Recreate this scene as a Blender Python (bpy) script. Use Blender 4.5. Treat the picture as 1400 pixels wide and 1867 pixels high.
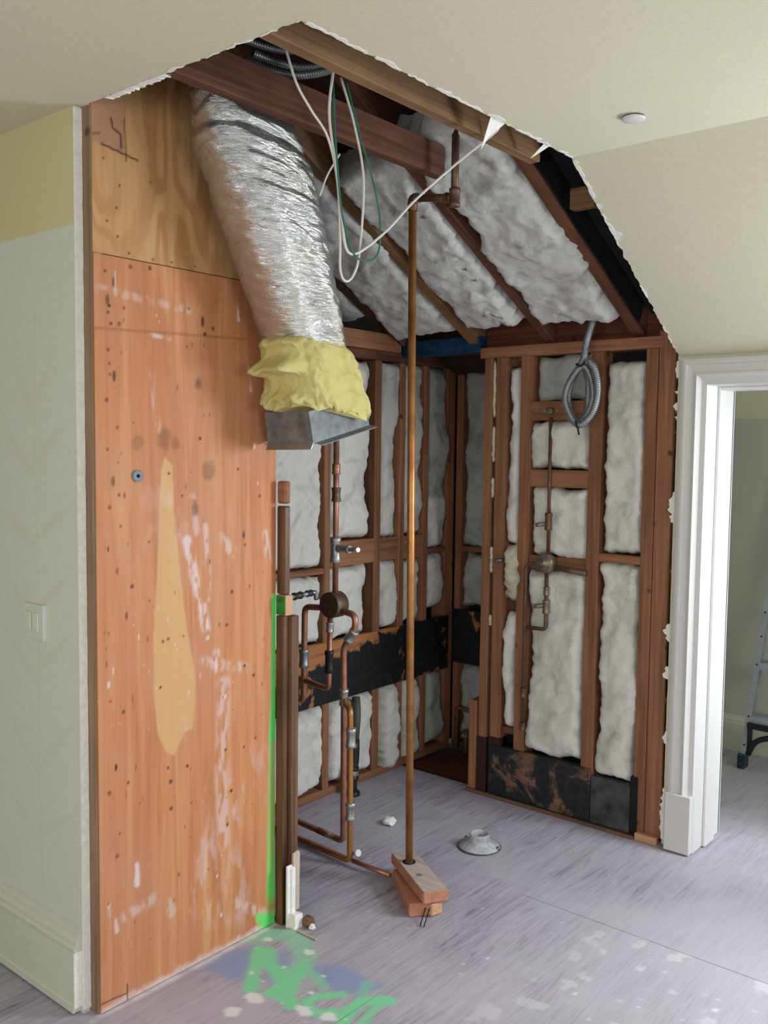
import bpy, bmesh, math, random
import numpy as np
from mathutils import Vector, Matrix, noise as mn

for o in list(bpy.data.objects):
    bpy.data.objects.remove(o)
S = bpy.context.scene
COL = S.collection
random.seed(7)
PI = math.pi

# ------------------------------------------------------------------ camera, world, light, exposure
def make_camera():
    yaw, pit, rol = math.radians(39.578), math.radians(3.9828), math.radians(.667)
    fw = Vector((-math.sin(yaw)*math.cos(pit), math.cos(yaw)*math.cos(pit), -math.sin(pit)))
    rt = Vector((math.cos(yaw), math.sin(yaw), 0)); up = rt.cross(fw)
    c, s = math.cos(rol), math.sin(rol)
    r2 = c*rt+s*up; u2 = -s*rt+c*up
    cd = bpy.data.cameras.new('camera'); co = bpy.data.objects.new('camera', cd); COL.objects.link(co)
    cd.sensor_fit = 'AUTO'; cd.sensor_width = 36; cd.lens = 36*1694.03/1867
    cd.clip_start = .02
    m = Matrix((r2, u2, -fw)).transposed().to_4x4(); m.translation = (0, 0, 1.58)
    co.matrix_world = m
    S.camera = co
make_camera()

w = bpy.data.worlds.new('World'); S.world = w; w.use_nodes = True
w.node_tree.nodes['Background'].inputs[0].default_value = (.72, .84, 1, 1)
w.node_tree.nodes['Background'].inputs[1].default_value = 1.0

def area(name, loc, target, sx, sy, power, color):
    l = bpy.data.lights.new(name, 'AREA'); l.shape = 'RECTANGLE'; l.size = sx; l.size_y = sy
    l.energy = power; l.color = color
    o = bpy.data.objects.new(name, l); COL.objects.link(o); o.location = loc
    o.rotation_euler = (Vector(target)-Vector(loc)).to_track_quat('-Z', 'Y').to_euler()
    return o
area('window_daylight_dormer', (.05, 3.60, 1.42), (-1.2, 1.5, .35), .85, 1.0, 64, (.86, .92, 1))
area('window_daylight_gable', (2.72, .55, 1.5), (-.3, 1.0, .5), 1.5, 1.3, 22, (.9, .94, 1))
area('fill_light_near', (-.1, -2.12, 1.4), (-.3, .6, .6), 2.2, 1.5, 48, (1, .97, .92))  # unseen fill lamp added behind the camera
area('fill_light_next_room', (2.72, 4.3, 1.25), (0, 4.3, .7), .9, .9, 22, (.95, .97, 1))  # lamp added out of view so the next room is lit
S.view_settings.view_transform = 'Standard'; S.view_settings.look = 'None'
S.view_settings.exposure = 0.18; S.view_settings.gamma = 1.0
S.view_settings.use_curve_mapping = False
S.cycles.use_denoising = True
S.cycles.max_bounces = 7; S.cycles.diffuse_bounces = 5; S.cycles.glossy_bounces = 3
S.cycles.caustics_reflective = False; S.cycles.caustics_refractive = False

# ------------------------------------------------------------------ helpers: materials
def C(h):
    h = h.lstrip('#'); v = [int(h[i:i+2], 16)/255 for i in (0, 2, 4)]
    return tuple(x/12.92 if x <= .04045 else ((x+.055)/1.055)**2.4 for x in v)+(1,)

class NT:
    def __init__(s, name):
        s.m = bpy.data.materials.new(name); s.m.use_nodes = True
        s.t = s.m.node_tree; s.b = s.t.nodes['Principled BSDF']
    def n(s, typ, ins=None, **kw):
        nd = s.t.nodes.new('ShaderNode'+typ)
        for k, v in kw.items(): setattr(nd, k, v)
        for k, v in (ins or {}).items(): s.put(nd.inputs[k], v)
        return nd
    def put(s, sock, v):
        if isinstance(v, bpy.types.NodeSocket): s.t.links.new(v, sock)
        else: sock.default_value = v
    def coords(s, scale, rot=(0, 0, 0), kind='Object'):
        tc = s.n('TexCoord'); mp = s.n('Mapping', {'Vector': tc.outputs[kind], 'Scale': scale, 'Rotation': rot})
        return mp.outputs[0]
    def noise(s, vec, scale=1, detail=4, rough=.55, dist=0):
        return s.n('TexNoise', {'Vector': vec, 'Scale': scale, 'Detail': detail, 'Roughness': rough, 'Distortion': dist}).outputs[0]
    def ramp(s, fac, stops):
        r = s.n('ValToRGB', {'Fac': fac}); e = r.color_ramp.elements
        while len(e) < len(stops): e.new(.5)
        for i, (p, c) in enumerate(stops):
            e[i].position = p; e[i].color = c if len(c) == 4 else tuple(c)+(1,)
        return r.outputs[0]
    def mix(s, f, a, b, typ='MIX'):
        m = s.n('Mix', data_type='RGBA', blend_type=typ)
        s.put(m.inputs[0], f); s.put(m.inputs[6], a); s.put(m.inputs[7], b)
        return m.outputs[2]
    def math(s, op, a, b=0.0):
        m = s.n('Math', operation=op); s.put(m.inputs[0], a); s.put(m.inputs[1], b); return m.outputs[0]
    def bump(s, h, strength=.3, dist=.01):
        b = s.n('Bump', {'Height': h, 'Strength': strength, 'Distance': dist}); s.put(s.b.inputs['Normal'], b.outputs[0])
    def fin(s, color, rough=.8, metal=0.0, spec=.3):
        s.put(s.b.inputs['Base Color'], color); s.put(s.b.inputs['Roughness'], rough)
        s.put(s.b.inputs['Metallic'], metal); s.put(s.b.inputs['Specular IOR Level'], spec)
        return s.m

def plain(name, col, rough=.6, metal=0.0, var=.06, scale=18, bump=.05):
    t = NT(name); c = C(col)
    n = t.noise(t.coords((1, 1, 1)), scale, 4)
    d = tuple(x*(1-var*2.2) for x in c[:3]); l = tuple(min(1, x*(1+var)) for x in c[:3])
    t.bump(n, bump, .004)
    return t.fin(t.ramp(n, [(.3, d), (.7, l)]), rough, metal)

def wood(name, light, dark, axis, rough=.75, vary=.22, freq=46):
    t = NT(name)
    sc = {'x': (1.6, freq, freq), 'y': (freq, 1.6, freq), 'z': (freq, freq, 1.6)}[axis]
    oi = t.n('ObjectInfo')
    tc = t.n('TexCoord'); ad = t.n('VectorMath', {0: tc.outputs['Object'], 1: oi.outputs['Location']}, operation='ADD')
    mp = t.n('Mapping', {'Vector': ad.outputs[0], 'Scale': sc})
    g = t.noise(mp.outputs[0], 1, 5, .6, .6)
    c = t.ramp(g, [(.3, C(dark)), (.62, C(light))])
    big = t.noise(ad.outputs[0], 5, 3)
    c = t.mix(t.math('MULTIPLY', t.ramp(big, [(.42, (0, 0, 0)), (.75, (1, 1, 1))]), .55), c, C(dark))
    hv = t.n('HueSaturation', {'Color': c})
    t.put(hv.inputs['Value'], t.math('ADD', t.math('MULTIPLY', oi.outputs['Random'], 2*vary), 1-vary))
    # knots
    vo = t.n('TexVoronoi', {'Vector': t.n('Mapping', {'Vector': ad.outputs[0], 'Scale': (5, 5, 5)}).outputs[0], 'Scale': 1.3})
    k = t.ramp(vo.outputs['Distance'], [(.05, (1, 1, 1)), (.1, (0, 0, 0))])
    c = t.mix(t.math('MULTIPLY', k, .8), hv.outputs[0], tuple(x*.3 for x in C(dark)[:3])+(1,))
    t.bump(g, .15, .003)
    return t.fin(c, rough)

M = {}
for a in 'xyz':
    M['stud_'+a] = wood('fir_stud_'+a, '#a67557', '#7c523c', a)
    M['old_'+a] = wood('aged_dark_fir_'+a, '#744c38', '#472c21', a)
    M['joist_'+a] = wood('ceiling_joist_fir_'+a, '#92704e', '#6b4f35', a, vary=.05)
    M['pale_'+a] = wood('pale_new_cut_fir_'+a, '#d3a583', '#bd8f6e', a, vary=.04)
    M['scrap_'+a] = wood('dusty_lath_scrap_'+a, '#d6cabd', '#b7a393', a, vary=.04)
    M['corner_'+a] = wood('plaster_dusted_stud_'+a, '#a08469', '#7e6450', a, vary=.03)
    M['grey_'+a] = wood('weathered_stained_wood_'+a, '#7d5f4a', '#4d3728', a, vary=.08)
M['post_z'] = wood('glue_stained_old_post', '#74503a', '#2c1e16', 'z', .35, .1, 60)
M['blk_top'] = wood('plaster_dusted_block_top', '#c9beb8', '#a8988f', 'x', vary=.03)
M['blk_side'] = wood('red_fir_block_side', '#c08a70', '#a86f56', 'x', vary=.03)
M['rim'] = wood('rim_board_dark', '#6b3a28', '#43231a', 'x')
M['sheath'] = wood('roof_sheathing_dark', '#4c3527', '#2b1d15', 'x')
M['ceil'] = plain('beige_ceiling_paint', '#d9d5bd', .85, var=.025, scale=90, bump=.04)
M['plaster_edge'] = plain('torn_white_plaster', '#f1efea', .9, var=.05, scale=60, bump=.4)
M['wall'] = plain('pale_green_wall_paint', '#d0d0bb', .8, var=.02, scale=70, bump=.03)
M['white'] = plain('white_trim_paint', '#d8d7d5', .38, var=.012, scale=30, bump=.02)
M['bbpaint'] = plain('pale_green_baseboard_paint', '#cfd1c0', .5, var=.02, scale=30, bump=.02)
M['black'] = plain('black_paper_and_shade', '#1d1c1d', .8, var=.25, scale=14, bump=.3)
M['blue'] = plain('blue_painted_timber', '#1b4263', .7, var=.25, scale=25, bump=.15)
M['boot'] = plain('dull_boot_sheet_metal', '#7d8184', .62, .45, var=.2, scale=24, bump=.1)
M['galv'] = plain('galvanised_sheet', '#9aa0a3', .45, .75, var=.12, scale=24, bump=.08)
M['chrome'] = plain('tarnished_chrome', '#8d9196', .3, .9, var=.2, scale=60, bump=.1)
M['solder'] = plain('solder_silver', '#b6b3ae', .42, .7, var=.2, scale=90, bump=.25)
M['blackpipe'] = plain('black_plastic_pipe', '#2a2b2c', .4, var=.1)
M['greypipe'] = plain('grey_plastic_hose', '#55574f', .5, var=.15)
M['alu'] = plain('ladder_aluminium', '#b9bfc8', .38, .55, var=.06, scale=30)
M['rubber'] = plain('black_rubber', '#22262a', .6, var=.1)
M['rubber_blue'] = plain('paint_spotted_rubber', '#2c4350', .6, var=.4, scale=60)
M['cable'] = plain('white_cable_jacket', '#d8d6cc', .5, var=.04)
M['greencable'] = plain('green_ground_wire', '#2f6f5c', .5, var=.08)
M['hole'] = plain('dark_drill_hole', '#120d0a', .9)
M['wall2'] = plain('grey_green_room_paint', '#bbbcb3', .8, var=.02, scale=70, bump=.03)
M['switch'] = plain('ivory_switch_plastic', '#d3d5c8', .4, var=.01, bump=0)
M['rosette'] = plain('grey_plastic_washer', '#7f8796', .5, var=.05)
M['tarpaper'] = plain('grey_tar_paper', '#4b4d50', .85, var=.3, scale=16, bump=.3)
M['foam'] = plain('yellowed_white_batt_scrap', '#cfc7b2', .95, var=.12, scale=30, bump=.6)

def insul(name, c1, c2, c3):
    t = NT(name)
    v = t.coords((1, 1, 1))
    n1 = t.noise(v, 7, 6, .6, .8); n2 = t.noise(v, 55, 5, .7, .5)
    c = t.ramp(n1, [(.3, C(c2)), (.5, C(c1)), (.75, C(c1))])
    c = t.mix(t.math('MULTIPLY', t.ramp(t.noise(v, 4.3, 5, .65, 1.2), [(.54, (0, 0, 0)), (.70, (1, 1, 1))]), .62), c, C(c3))
    n3 = t.noise(v, 150, 4, .7, 1.2)
    t.bump(t.math('ADD', t.math('ADD', n1, t.math('MULTIPLY', n2, .45)), t.math('MULTIPLY', n3, .16)), .6, .016)
    return t.fin(c, 1.0, 0, .05)
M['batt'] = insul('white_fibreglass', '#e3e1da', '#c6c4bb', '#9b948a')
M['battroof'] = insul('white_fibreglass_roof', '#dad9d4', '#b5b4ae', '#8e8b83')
M['battdark'] = insul('grey_fibreglass', '#b9bab5', '#97978f', '#807a70')  # greyer mix of the batt colours
M['yellow'] = insul('yellow_fibreglass', '#d3c987', '#bfb26a', '#cbb98e')

def copper():
    t = NT('aged_copper'); v = t.coords((1, 1, 1))
    n = t.noise(v, 14, 4); n2 = t.noise(v, 60, 3)
    c = t.ramp(n, [(.3, C('#86614f')), (.55, C('#b98068')), (.75, C('#a87c69'))])
    c = t.mix(t.math('MULTIPLY', t.ramp(n2, [(.6, (0, 0, 0)), (.75, (1, 1, 1))]), .4), c, C('#5d4438'))
    t.bump(n2, .08, .002)
    return t.fin(c, .42, .6)
M['copper'] = copper()
def copper2():
    t = NT('warm_copper_pole'); v = t.coords((1, 1, 1))
    n = t.noise(v, 9, 4)
    c = t.ramp(n, [(.3, C('#97603a')), (.55, C('#c08a54')), (.75, C('#a8704c'))])
    return t.fin(c, .4, .65)
M['copper_pole'] = copper2()
def verdigris():
    t = NT('copper_with_verdigris'); v = t.coords((1, 1, 1))
    n = t.noise(v, 34, 3)
    c = t.ramp(n, [(.5, C('#9a6147')), (.58, C('#8dae9d'))])
    return t.fin(c, .6, .3)
M['verdigris'] = verdigris()
M['copper_dark'] = plain('dark_dull_copper', '#76594b', .5, .5, var=.15, scale=40)
M['bronze'] = plain('brown_bronze_valve', '#75604f', .5, .6, var=.15, scale=40)
M['brass'] = plain('tarnished_brass_valve', '#8f8674', .45, .6, var=.2, scale=50, bump=.15)

def foil():
    t = NT('crinkled_foil_sleeve'); v = t.coords((1, 1, 1))
    n = t.noise(t.coords((9, 9, 40)), 2.2, 5, .6, 1.6)
    n2 = t.noise(v, 4, 3)
    c = t.ramp(n2, [(.5, C('#cfd0cf')), (.75, C('#c9c5b0'))])
    n5 = t.noise(t.coords((30, 30, 90)), 2.0, 4, .6, 1.2)
    t.bump(t.math('ADD', n, t.math('MULTIPLY', n5, .35)), .38, .02)
    spots = t.ramp(t.noise(t.coords((1, 1, 2)), 22, 3, .5, .8), [(.66, (0, 0, 0)), (.7, (1, 1, 1))])
    c = t.mix(t.math('MULTIPLY', spots, .45), c, C('#77787a'))
    t.fin(c, .2, .86)
    return t.m
M['foil'] = foil()

def tarboard(name, zlo, zhi, axis, slope, ref):
    """brown board with a ragged band of black tar brushed on"""
    t = NT(name); tc = t.n('TexCoord'); sp = t.n('SeparateXYZ', {0: tc.outputs['Object']})
    v = t.coords((1, 1, 1))
    run = sp.outputs['XYZ'.index(axis.upper())]
    n = t.noise(v, 7, 5, .7, .3)
    g = t.noise(t.coords((8, 1.5, 30) if axis == 'y' else (1.5, 8, 30)), 2, 4)
    base = t.ramp(g, [(.3, C('#8d5a38')), (.65, C('#bd8050'))])
    edge = t.math('ADD', t.math('MULTIPLY', t.math('SUBTRACT', run, ref), slope), zhi)
    edge = t.math('ADD', edge, t.math('MULTIPLY', t.math('SUBTRACT', n, .5), .22))
    m = t.math('MULTIPLY', t.math('SUBTRACT', edge, sp.outputs[2]), 60)
    low = t.math('MULTIPLY', t.math('SUBTRACT', sp.outputs[2], t.math('ADD', zlo, t.math('MULTIPLY', t.math('SUBTRACT', n, .5), .1))), 60)
    mk = t.n('Math', {0: t.math('MINIMUM', m, low), 1: 0.0}, operation='ADD', use_clamp=True).outputs[0]
    holes = t.ramp(t.noise(v, 6.3, 5, .7, .5), [(.60, (1, 1, 1)), (.63, (.12, .12, .12))])
    mk = t.math('MULTIPLY', mk, holes)
    tar = t.ramp(t.noise(v, 40, 4), [(.3, C('#0d0d0f')), (.75, C('#26262a'))])
    t.bump(t.math('MULTIPLY', t.noise(v, 60, 5), mk), .5, .006)
    t.fin(t.mix(mk, base, tar), .55, 0, .4)
    return t.m
M['tar_left'] = tarboard('tarred_board_left', .2, .615, 'y', .17, 2.9)
M['tar_back'] = tarboard('tarred_board_back', .2, .8, 'x', 0, 0)
def tarpatch():
    t = NT('tar_patched_panel'); v = t.coords((1, 1, 1))
    base = t.ramp(t.noise(t.coords((2, 8, 26)), 2, 4), [(.3, C('#5f4535')), (.65, C('#8a6a52'))])
    mk = t.ramp(t.noise(v, 5.2, 5, .65, .7), [(.40, (0, 0, 0)), (.47, (1, 1, 1))])
    tar = t.ramp(t.noise(v, 40, 4), [(.3, C('#141517')), (.75, C('#2d2f33'))])
    t.bump(t.noise(v, 50, 5), .4, .006)
    return t.fin(t.mix(mk, base, tar), .55, 0, .4)
M['tar_patch'] = tarpatch()
def tarend():
    t = NT('tar_dipped_stud'); tc = t.n('TexCoord'); sp = t.n('SeparateXYZ', {0: tc.outputs['Object']})
    v = t.coords((1, 1, 1)); n = t.noise(v, 16, 4)
    base = t.ramp(t.noise(t.coords((40, 40, 2)), 1, 4), [(.3, C('#85472a')), (.65, C('#b0683f'))])
    mk = t.n('Math', {0: t.math('MULTIPLY', t.math('SUBTRACT', t.math('ADD', .22, t.math('MULTIPLY', n, .25)), sp.outputs[2]), 50), 1: 0.0}, operation='ADD', use_clamp=True).outputs[0]
    return t.fin(t.mix(t.math('MULTIPLY', mk, .92), base, C('#17171a')), .7)
M['tar_end'] = tarend()

def painted(name, base_fn, layers, rough=.7, bumpn=None):
    """material whose painted marks come from a 'paint' colour attribute (R,G,B,A masks)"""
    t = NT(name); at = t.n('Attribute', attribute_name='paint')
    sp = t.n('SeparateColor', {0: at.outputs['Color']})
    c = base_fn(t)
    socks = [sp.outputs[0], sp.outputs[1], sp.outputs[2], at.outputs['Alpha']]
    for i, col in layers:
        c = t.mix(socks[i], c, col if not callable(col) else col(t))
    return t.fin(c, rough)

def ply_base(t):
    g = t.noise(t.coords((1, 15, .8)), 1.4, 5, .62, .9)
    c = t.ramp(g, [(.3, C('#b4714a')), (.5, C('#c58358')), (.7, C('#d19a6c'))])
    b = t.noise(t.coords((1, 1, 1)), 3.0, 4, .6, .6)
    c = t.mix(t.math('MULTIPLY', t.ramp(b, [(.45, (0, 0, 0)), (.72, (1, 1, 1))]), .5), c, C('#c08a72'))
    f = t.noise(t.coords((1, 60, 12)), 2, 4)
    t.bump(f, .08, .002)
    return c
M['ply'] = painted('orange_plywood', ply_base,
                   [(0, C('#d4a873')), (1, C('#e0cfd0')), (2, C('#62df6d')), (3, C('#4a2b1c'))], .62)
def ply2_base(t):
    g = t.noise(t.coords((1, 30, 1.5)), 1.4, 4)
    c = t.ramp(g, [(.3, C('#c08f5e')), (.7, C('#cda271'))])
    t.bump(t.noise(t.coords((1, 60, 12)), 2, 4), .08, .002)
    return c
M['ply2'] = painted('pine_plywood', ply2_base, [(0, C('#a06a38')), (1, C('#b08468')), (3, C('#3b2417'))], .65)
def wall_base(t):
    n = t.noise(t.coords((1, 1, 1)), 60, 4)
    return t.ramp(n, [(.3, C('#cfd1c5')), (.7, C('#d4d6ca'))])
M['mural'] = painted('painted_vine_wall', wall_base, [(0, C('#c3c4a6')), (1, C('#cfc499'))], .8)
def floor_base(t):
    g = t.noise(t.coords((34, 2.2, 1)), 1.5, 6, .68, 1.4)
    c = t.ramp(g, [(.32, C('#6b6476')), (.47, C('#a09aac')), (.7, C('#bcb7c6'))])
    b = t.noise(t.coords((1, 1, 1)), 2.2, 5, .6, .5)
    c = t.mix(t.ramp(b, [(.38, (0, 0, 0)), (.66, (.7, .7, .7))]), c, C('#bab5c2'))
    sep = t.n('SeparateXYZ', {0: t.n('TexCoord').outputs['Object']})
    bare = t.n('Math', {0: t.math('MULTIPLY', t.math('ADD', sep.outputs[0], t.math('MULTIPLY', b, .9)), .9), 1: 1.45}, operation='ADD', use_clamp=True).outputs[0]
    c = t.mix(t.math('MULTIPLY', bare, .55), c, C('#c3bfc6'))
    b2 = t.noise(t.coords((1, 1, 1)), 1.6, 4, .6)
    c = t.mix(t.math('MULTIPLY', t.ramp(b2, [(.5, (0, 0, 0)), (.68, (1, 1, 1))]), .35), c, C('#a2a9a6'))
    fl = t.ramp(t.noise(t.coords((1, 1, 1)), 30, 3, .5), [(.70, (0, 0, 0)), (.73, (1, 1, 1))])
    zone = t.ramp(t.noise(t.coords((1, 1, 1)), 3.1, 2), [(.5, (0, 0, 0)), (.6, (1, 1, 1))])
    c = t.mix(t.math('MULTIPLY', t.math('MULTIPLY', fl, zone), .8), c, C('#d6d5da'))
    t.bump(g, .12, .003)
    return c
M['floor'] = painted('dusty_grey_plywood_floor', floor_base, [(2, C('#8a9cc4')), (1, C('#80d8a4')), (0, C('#e6e6e8'))], .5)

# ------------------------------------------------------------------ helpers: objects
def link(name, bm, mat, parent=None, smooth=False, origin='base', keep=False, mats=None):
    """bm in world coordinates -> one object whose origin sits at its base"""
    me = bpy.data.meshes.new(name)
    if origin == 'base' and len(bm.verts):
        xs = [v.co for v in bm.verts]
        org = Vector((sum(v.x for v in xs)/len(xs), sum(v.y for v in xs)/len(xs), min(v.z for v in xs)))
    else:
        org = Vector((0, 0, 0))
    bmesh.ops.translate(bm, verts=bm.verts, vec=-org)
    if smooth:
        for f in bm.faces: f.smooth = True
    bm.normal_update(); bm.to_mesh(me); bm.free()
    for m in (mats or [mat]): me.materials.append(m)
    o = bpy.data.objects.new(name, me); COL.objects.link(o)
    o.location = org
    if parent is not None:
        o.parent = parent
        pw = Vector((0, 0, 0)); p = parent
        while p is not None: pw += p.location; p = p.parent
        o.location = org-pw
    return o
def tag(o, label, cat, group=None):
    o['label'] = label; o['category'] = cat
    if group: o['group'] = group
    return o
def struct(o): o['kind'] = 'structure'; return o
def thing(name, label, cat, loc, group=None):
    o = bpy.data.objects.new(name, None); o.empty_display_size = .1
    COL.objects.link(o); o.location = loc
    return tag(o, label, cat, group)
def sempty(name, loc):
    o = bpy.data.objects.new(name, None); o.empty_display_size = .1
    COL.objects.link(o); o.location = loc; return struct(o)

def box(bm, x0, x1, y0, y1, z0, z1, bev=0):
    vs = [bm.verts.new((x, y, z)) for x in (x0, x1) for y in (y0, y1) for z in (z0, z1)]
    fs = [bm.faces.new([vs[i] for i in q]) for q in ((0, 1, 3, 2), (4, 6, 7, 5), (0, 4, 5, 1), (2, 3, 7, 6), (0, 2, 6, 4), (1, 5, 7, 3))]
    if bev:
        es = list({e for f in fs for e in f.edges})
        bmesh.ops.bevel(bm, geom=es, offset=bev, segments=1, affect='EDGES', profile=.5)
    return vs
def lumber(name, x0, x1, y0, y1, z0, z1, kind, parent=None, bev=.003):
    bm = bmesh.new(); box(bm, x0, x1, y0, y1, z0, z1, bev)
    d = [x1-x0, y1-y0, z1-z0]; a = 'xyz'[d.index(max(d))]
    m = M[kind+'_'+a] if kind+'_'+a in M else M[kind]
    return link(name, bm, m, parent)
def fillet(pts, r, n=6):
    pts = [Vector(p) for p in pts]; out = [pts[0]]
    for i in range(1, len(pts)-1):
        a, b, c = pts[i-1], pts[i], pts[i+1]
        d1 = (a-b); d2 = (c-b); rr = min(r, d1.length*.49, d2.length*.49)
        p = b+d1.normalized()*rr; q = b+d2.normalized()*rr
        for k in range(n+1):
            t = k/n; out.append((1-t)**2*p+2*t*(1-t)*b+t*t*q)
    out.append(pts[-1]); return out
def spline(pts, n=8):
    pts = [Vector(p) for p in pts]; P = [pts[0]*2-pts[1]]+pts+[pts[-1]*2-pts[-2]]; out = []
    for i in range(1, len(P)-2):
        a, b, c, d = P[i-1:i+3]
        for k in range(n):
            t = k/n
            out.append(.5*((2*b)+(c-a)*t+(2*a-5*b+4*c-d)*t*t+(3*b-a-3*c+d)*t**3))
    out.append(pts[-1]); return out
def tube(bm, pts, r, seg=12, rf=None, cap=True):
    pts = [Vector(p) for p in pts]; rings = []; up = None
    for i, p in enumerate(pts):
        t = (pts[min(i+1, len(pts)-1)]-pts[max(i-1, 0)]).normalized()
        if up is None:
            up = Vector((0, 0, 1)) if abs(t.z) < .9 else Vector((1, 0, 0))
        u = (up-t*up.dot(t)).normalized(); up = u; v = t.cross(u)
        rr = rf(i) if rf else r
        rings.append([bm.verts.new(p+(u*math.cos(2*PI*k/seg)+v*math.sin(2*PI*k/seg))*rr) for k in range(seg)])
    for a, b in zip(rings, rings[1:]):
        for k in range(seg):
            f = bm.faces.new((a[k], a[(k+1) % seg], b[(k+1) % seg], b[k])); f.smooth = True
    if cap:
        bm.faces.new(list(reversed(rings[0]))); bm.faces.new(rings[-1])
def pipe(name, pts, r, mat, parent=None, fil=.03, seg=12):
    bm = bmesh.new(); tube(bm, fillet(pts, fil) if len(pts) > 2 else pts, r, seg)
    return link(name, bm, M[mat], parent)
def fitting(name, a, b, r, mat, parent=None, lip=.12, seg=14):
    """a coupling: a sleeve with a raised lip at each end"""
    a, b = Vector(a), Vector(b); n = [0, .02, .18, .24, .5, .76, .82, .98, 1]
    rs = [r*.9, r*(1+lip), r*(1+lip), r, r*.98, r, r*(1+lip), r*(1+lip), r*.9]
    bm = bmesh.new(); tube(bm, [a.lerp(b, t) for t in n], r, seg, rf=lambda i: rs[i])
    return link(name, bm, M[mat], parent)
def lathe(bm, prof, cx, cy, seg=32, z0=0, jit=0):
    rings = []
    for r, z in prof:
        rings.append([bm.verts.new((cx+r*math.cos(2*PI*k/seg)*(1+jit*mn.noise((k*.7, z*30, 1))), cy+r*math.sin(2*PI*k/seg)*(1+jit*mn.noise((k*.7, z*30, 1))), z0+z)) for k in range(seg)])
    for a, b in zip(rings, rings[1:]):
        for k in range(seg):
            f = bm.faces.new((a[k], a[(k+1) % seg], b[(k+1) % seg], b[k])); f.smooth = True
    return rings

def batt(name, label, O, U, V, w, h, depth=.05, bulge=.018, seed=0, mat='batt', rag=.016, cell=.012, group=None, amp=.017):
    """a fibreglass batt: soft pillowed front with ragged edges and a flat back; front faces U x V"""
    O, U, V = Vector(O), Vector(U).normalized(), Vector(V).normalized(); N = U.cross(V)
    nu = max(6, int(w/cell)); nv = max(6, int(h/cell)); bm = bmesh.new(); g = []
    sd = seed*7.31
    for j in range(nv+1):
        row = []; tv = j/nv
        l = rag*(1.2*mn.noise((tv*h*4.5, sd, .3))+.8*mn.noise((tv*h*13, sd, 2.3))+.6*mn.noise((tv*h*40, sd, 5)))
        r = rag*(1.2*mn.noise((tv*h*4.5, sd, 9.3))+.8*mn.noise((tv*h*13, sd, 12.3))+.6*mn.noise((tv*h*40, sd, 15)))
        for i in range(nu+1):
            tu = i/nu
            b = rag*(mn.noise((tu*w*11, sd, 3.3))+.6*mn.noise((tu*w*40, sd, 25)))
            t = rag*(mn.noise((tu*w*11, sd, 6.3))+.6*mn.noise((tu*w*40, sd, 35)))
            du = (1-tu)*l+tu*r; dv = (1-tv)*b+tv*t
            e = min(1, min(tu, 1-tu)*w/.035); e2 = min(1, min(tv, 1-tv)*h/.035)
            pr = (1-(1-e)**2.4)*(1-(1-e2)**2.4)
            p = Vector((tu*w, tv*h, sd))
            n = mn.noise(p*5)*1.7+mn.noise(p*13)*.9+mn.noise(p*31)*.4+.16*mn.noise(p*70)
            z = (-.022+.022*pr)+bulge*pr+amp*n*(.25+.75*pr)
            row.append(bm.verts.new(O+U*(tu*w+du)+V*(tv*h+dv)+N*z))
        g.append(row)
    for j in range(nv):
        for i in range(nu):
            f = bm.faces.new((g[j][i], g[j][i+1], g[j+1][i+1], g[j+1][i])); f.smooth = True
    rim = [g[0][i] for i in range(nu)]+[g[j][nu] for j in range(nv)]+[g[nv][i] for i in range(nu, 0, -1)]+[g[j][0] for j in range(nv, 0, -1)]
    bk = [bm.verts.new(v.co-N*max(.004, (v.co-O).dot(N)+depth)) for v in rim]
    for k in range(len(rim)):
        q = (k+1) % len(rim); bm.faces.new((rim[q], rim[k], bk[k], bk[q]))
    bm.faces.new(list(reversed(bk)))
    o = link(name, bm, M[mat])
    return tag(o, label, 'insulation', group)

def vnoise(x, y, seed):
    rs = np.random.RandomState(seed); T = rs.rand(256, 256)
    xi = np.floor(x).astype(int); yi = np.floor(y).astype(int); fx = x-xi; fy = y-yi
    fx = fx*fx*(3-2*fx); fy = fy*fy*(3-2*fy)
    g = lambda a, b: T[a % 256, b % 256]
    return (g(xi, yi)*(1-fx)+g(xi+1, yi)*fx)*(1-fy)+(g(xi, yi+1)*(1-fx)+g(xi+1, yi+1)*fx)*fy
def fbm(x, y, seed, o=4):
    s = 0; a = .5
    for k in range(o):
        s = s+a*vnoise(x*2**k, y*2**k, seed+k); a *= .5
    return s/(1-.5**o)
def sm(e0, e1, x):
    t = np.clip((x-e0)/(e1-e0), 0, 1); return t*t*(3-2*t)
def segd(px, py, pts):
    d = np.full(px.shape, 9.9)
    for (ax, ay), (bx, by) in zip(pts, pts[1:]):
        vx, vy = bx-ax, by-ay; L = vx*vx+vy*vy+1e-12
        t = np.clip(((px-ax)*vx+(py-ay)*vy)/L, 0, 1)
        d = np.minimum(d, np.hypot(px-ax-t*vx, py-ay-t*vy))
    return d
def polyd(px, py, poly):
    """signed distance, negative inside"""
    ins = np.zeros(px.shape, bool)
    for (ax, ay), (bx, by) in zip(poly, poly[1:]+poly[:1]):
        c = (ay > py) != (by > py)
        xx = (bx-ax)*(py-ay)/((by-ay) if abs(by-ay) > 1e-9 else 1e-9)+ax
        ins ^= c & (px < xx)
    d = segd(px, py, poly+poly[:1])
    return np.where(ins, -d, d)
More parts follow.
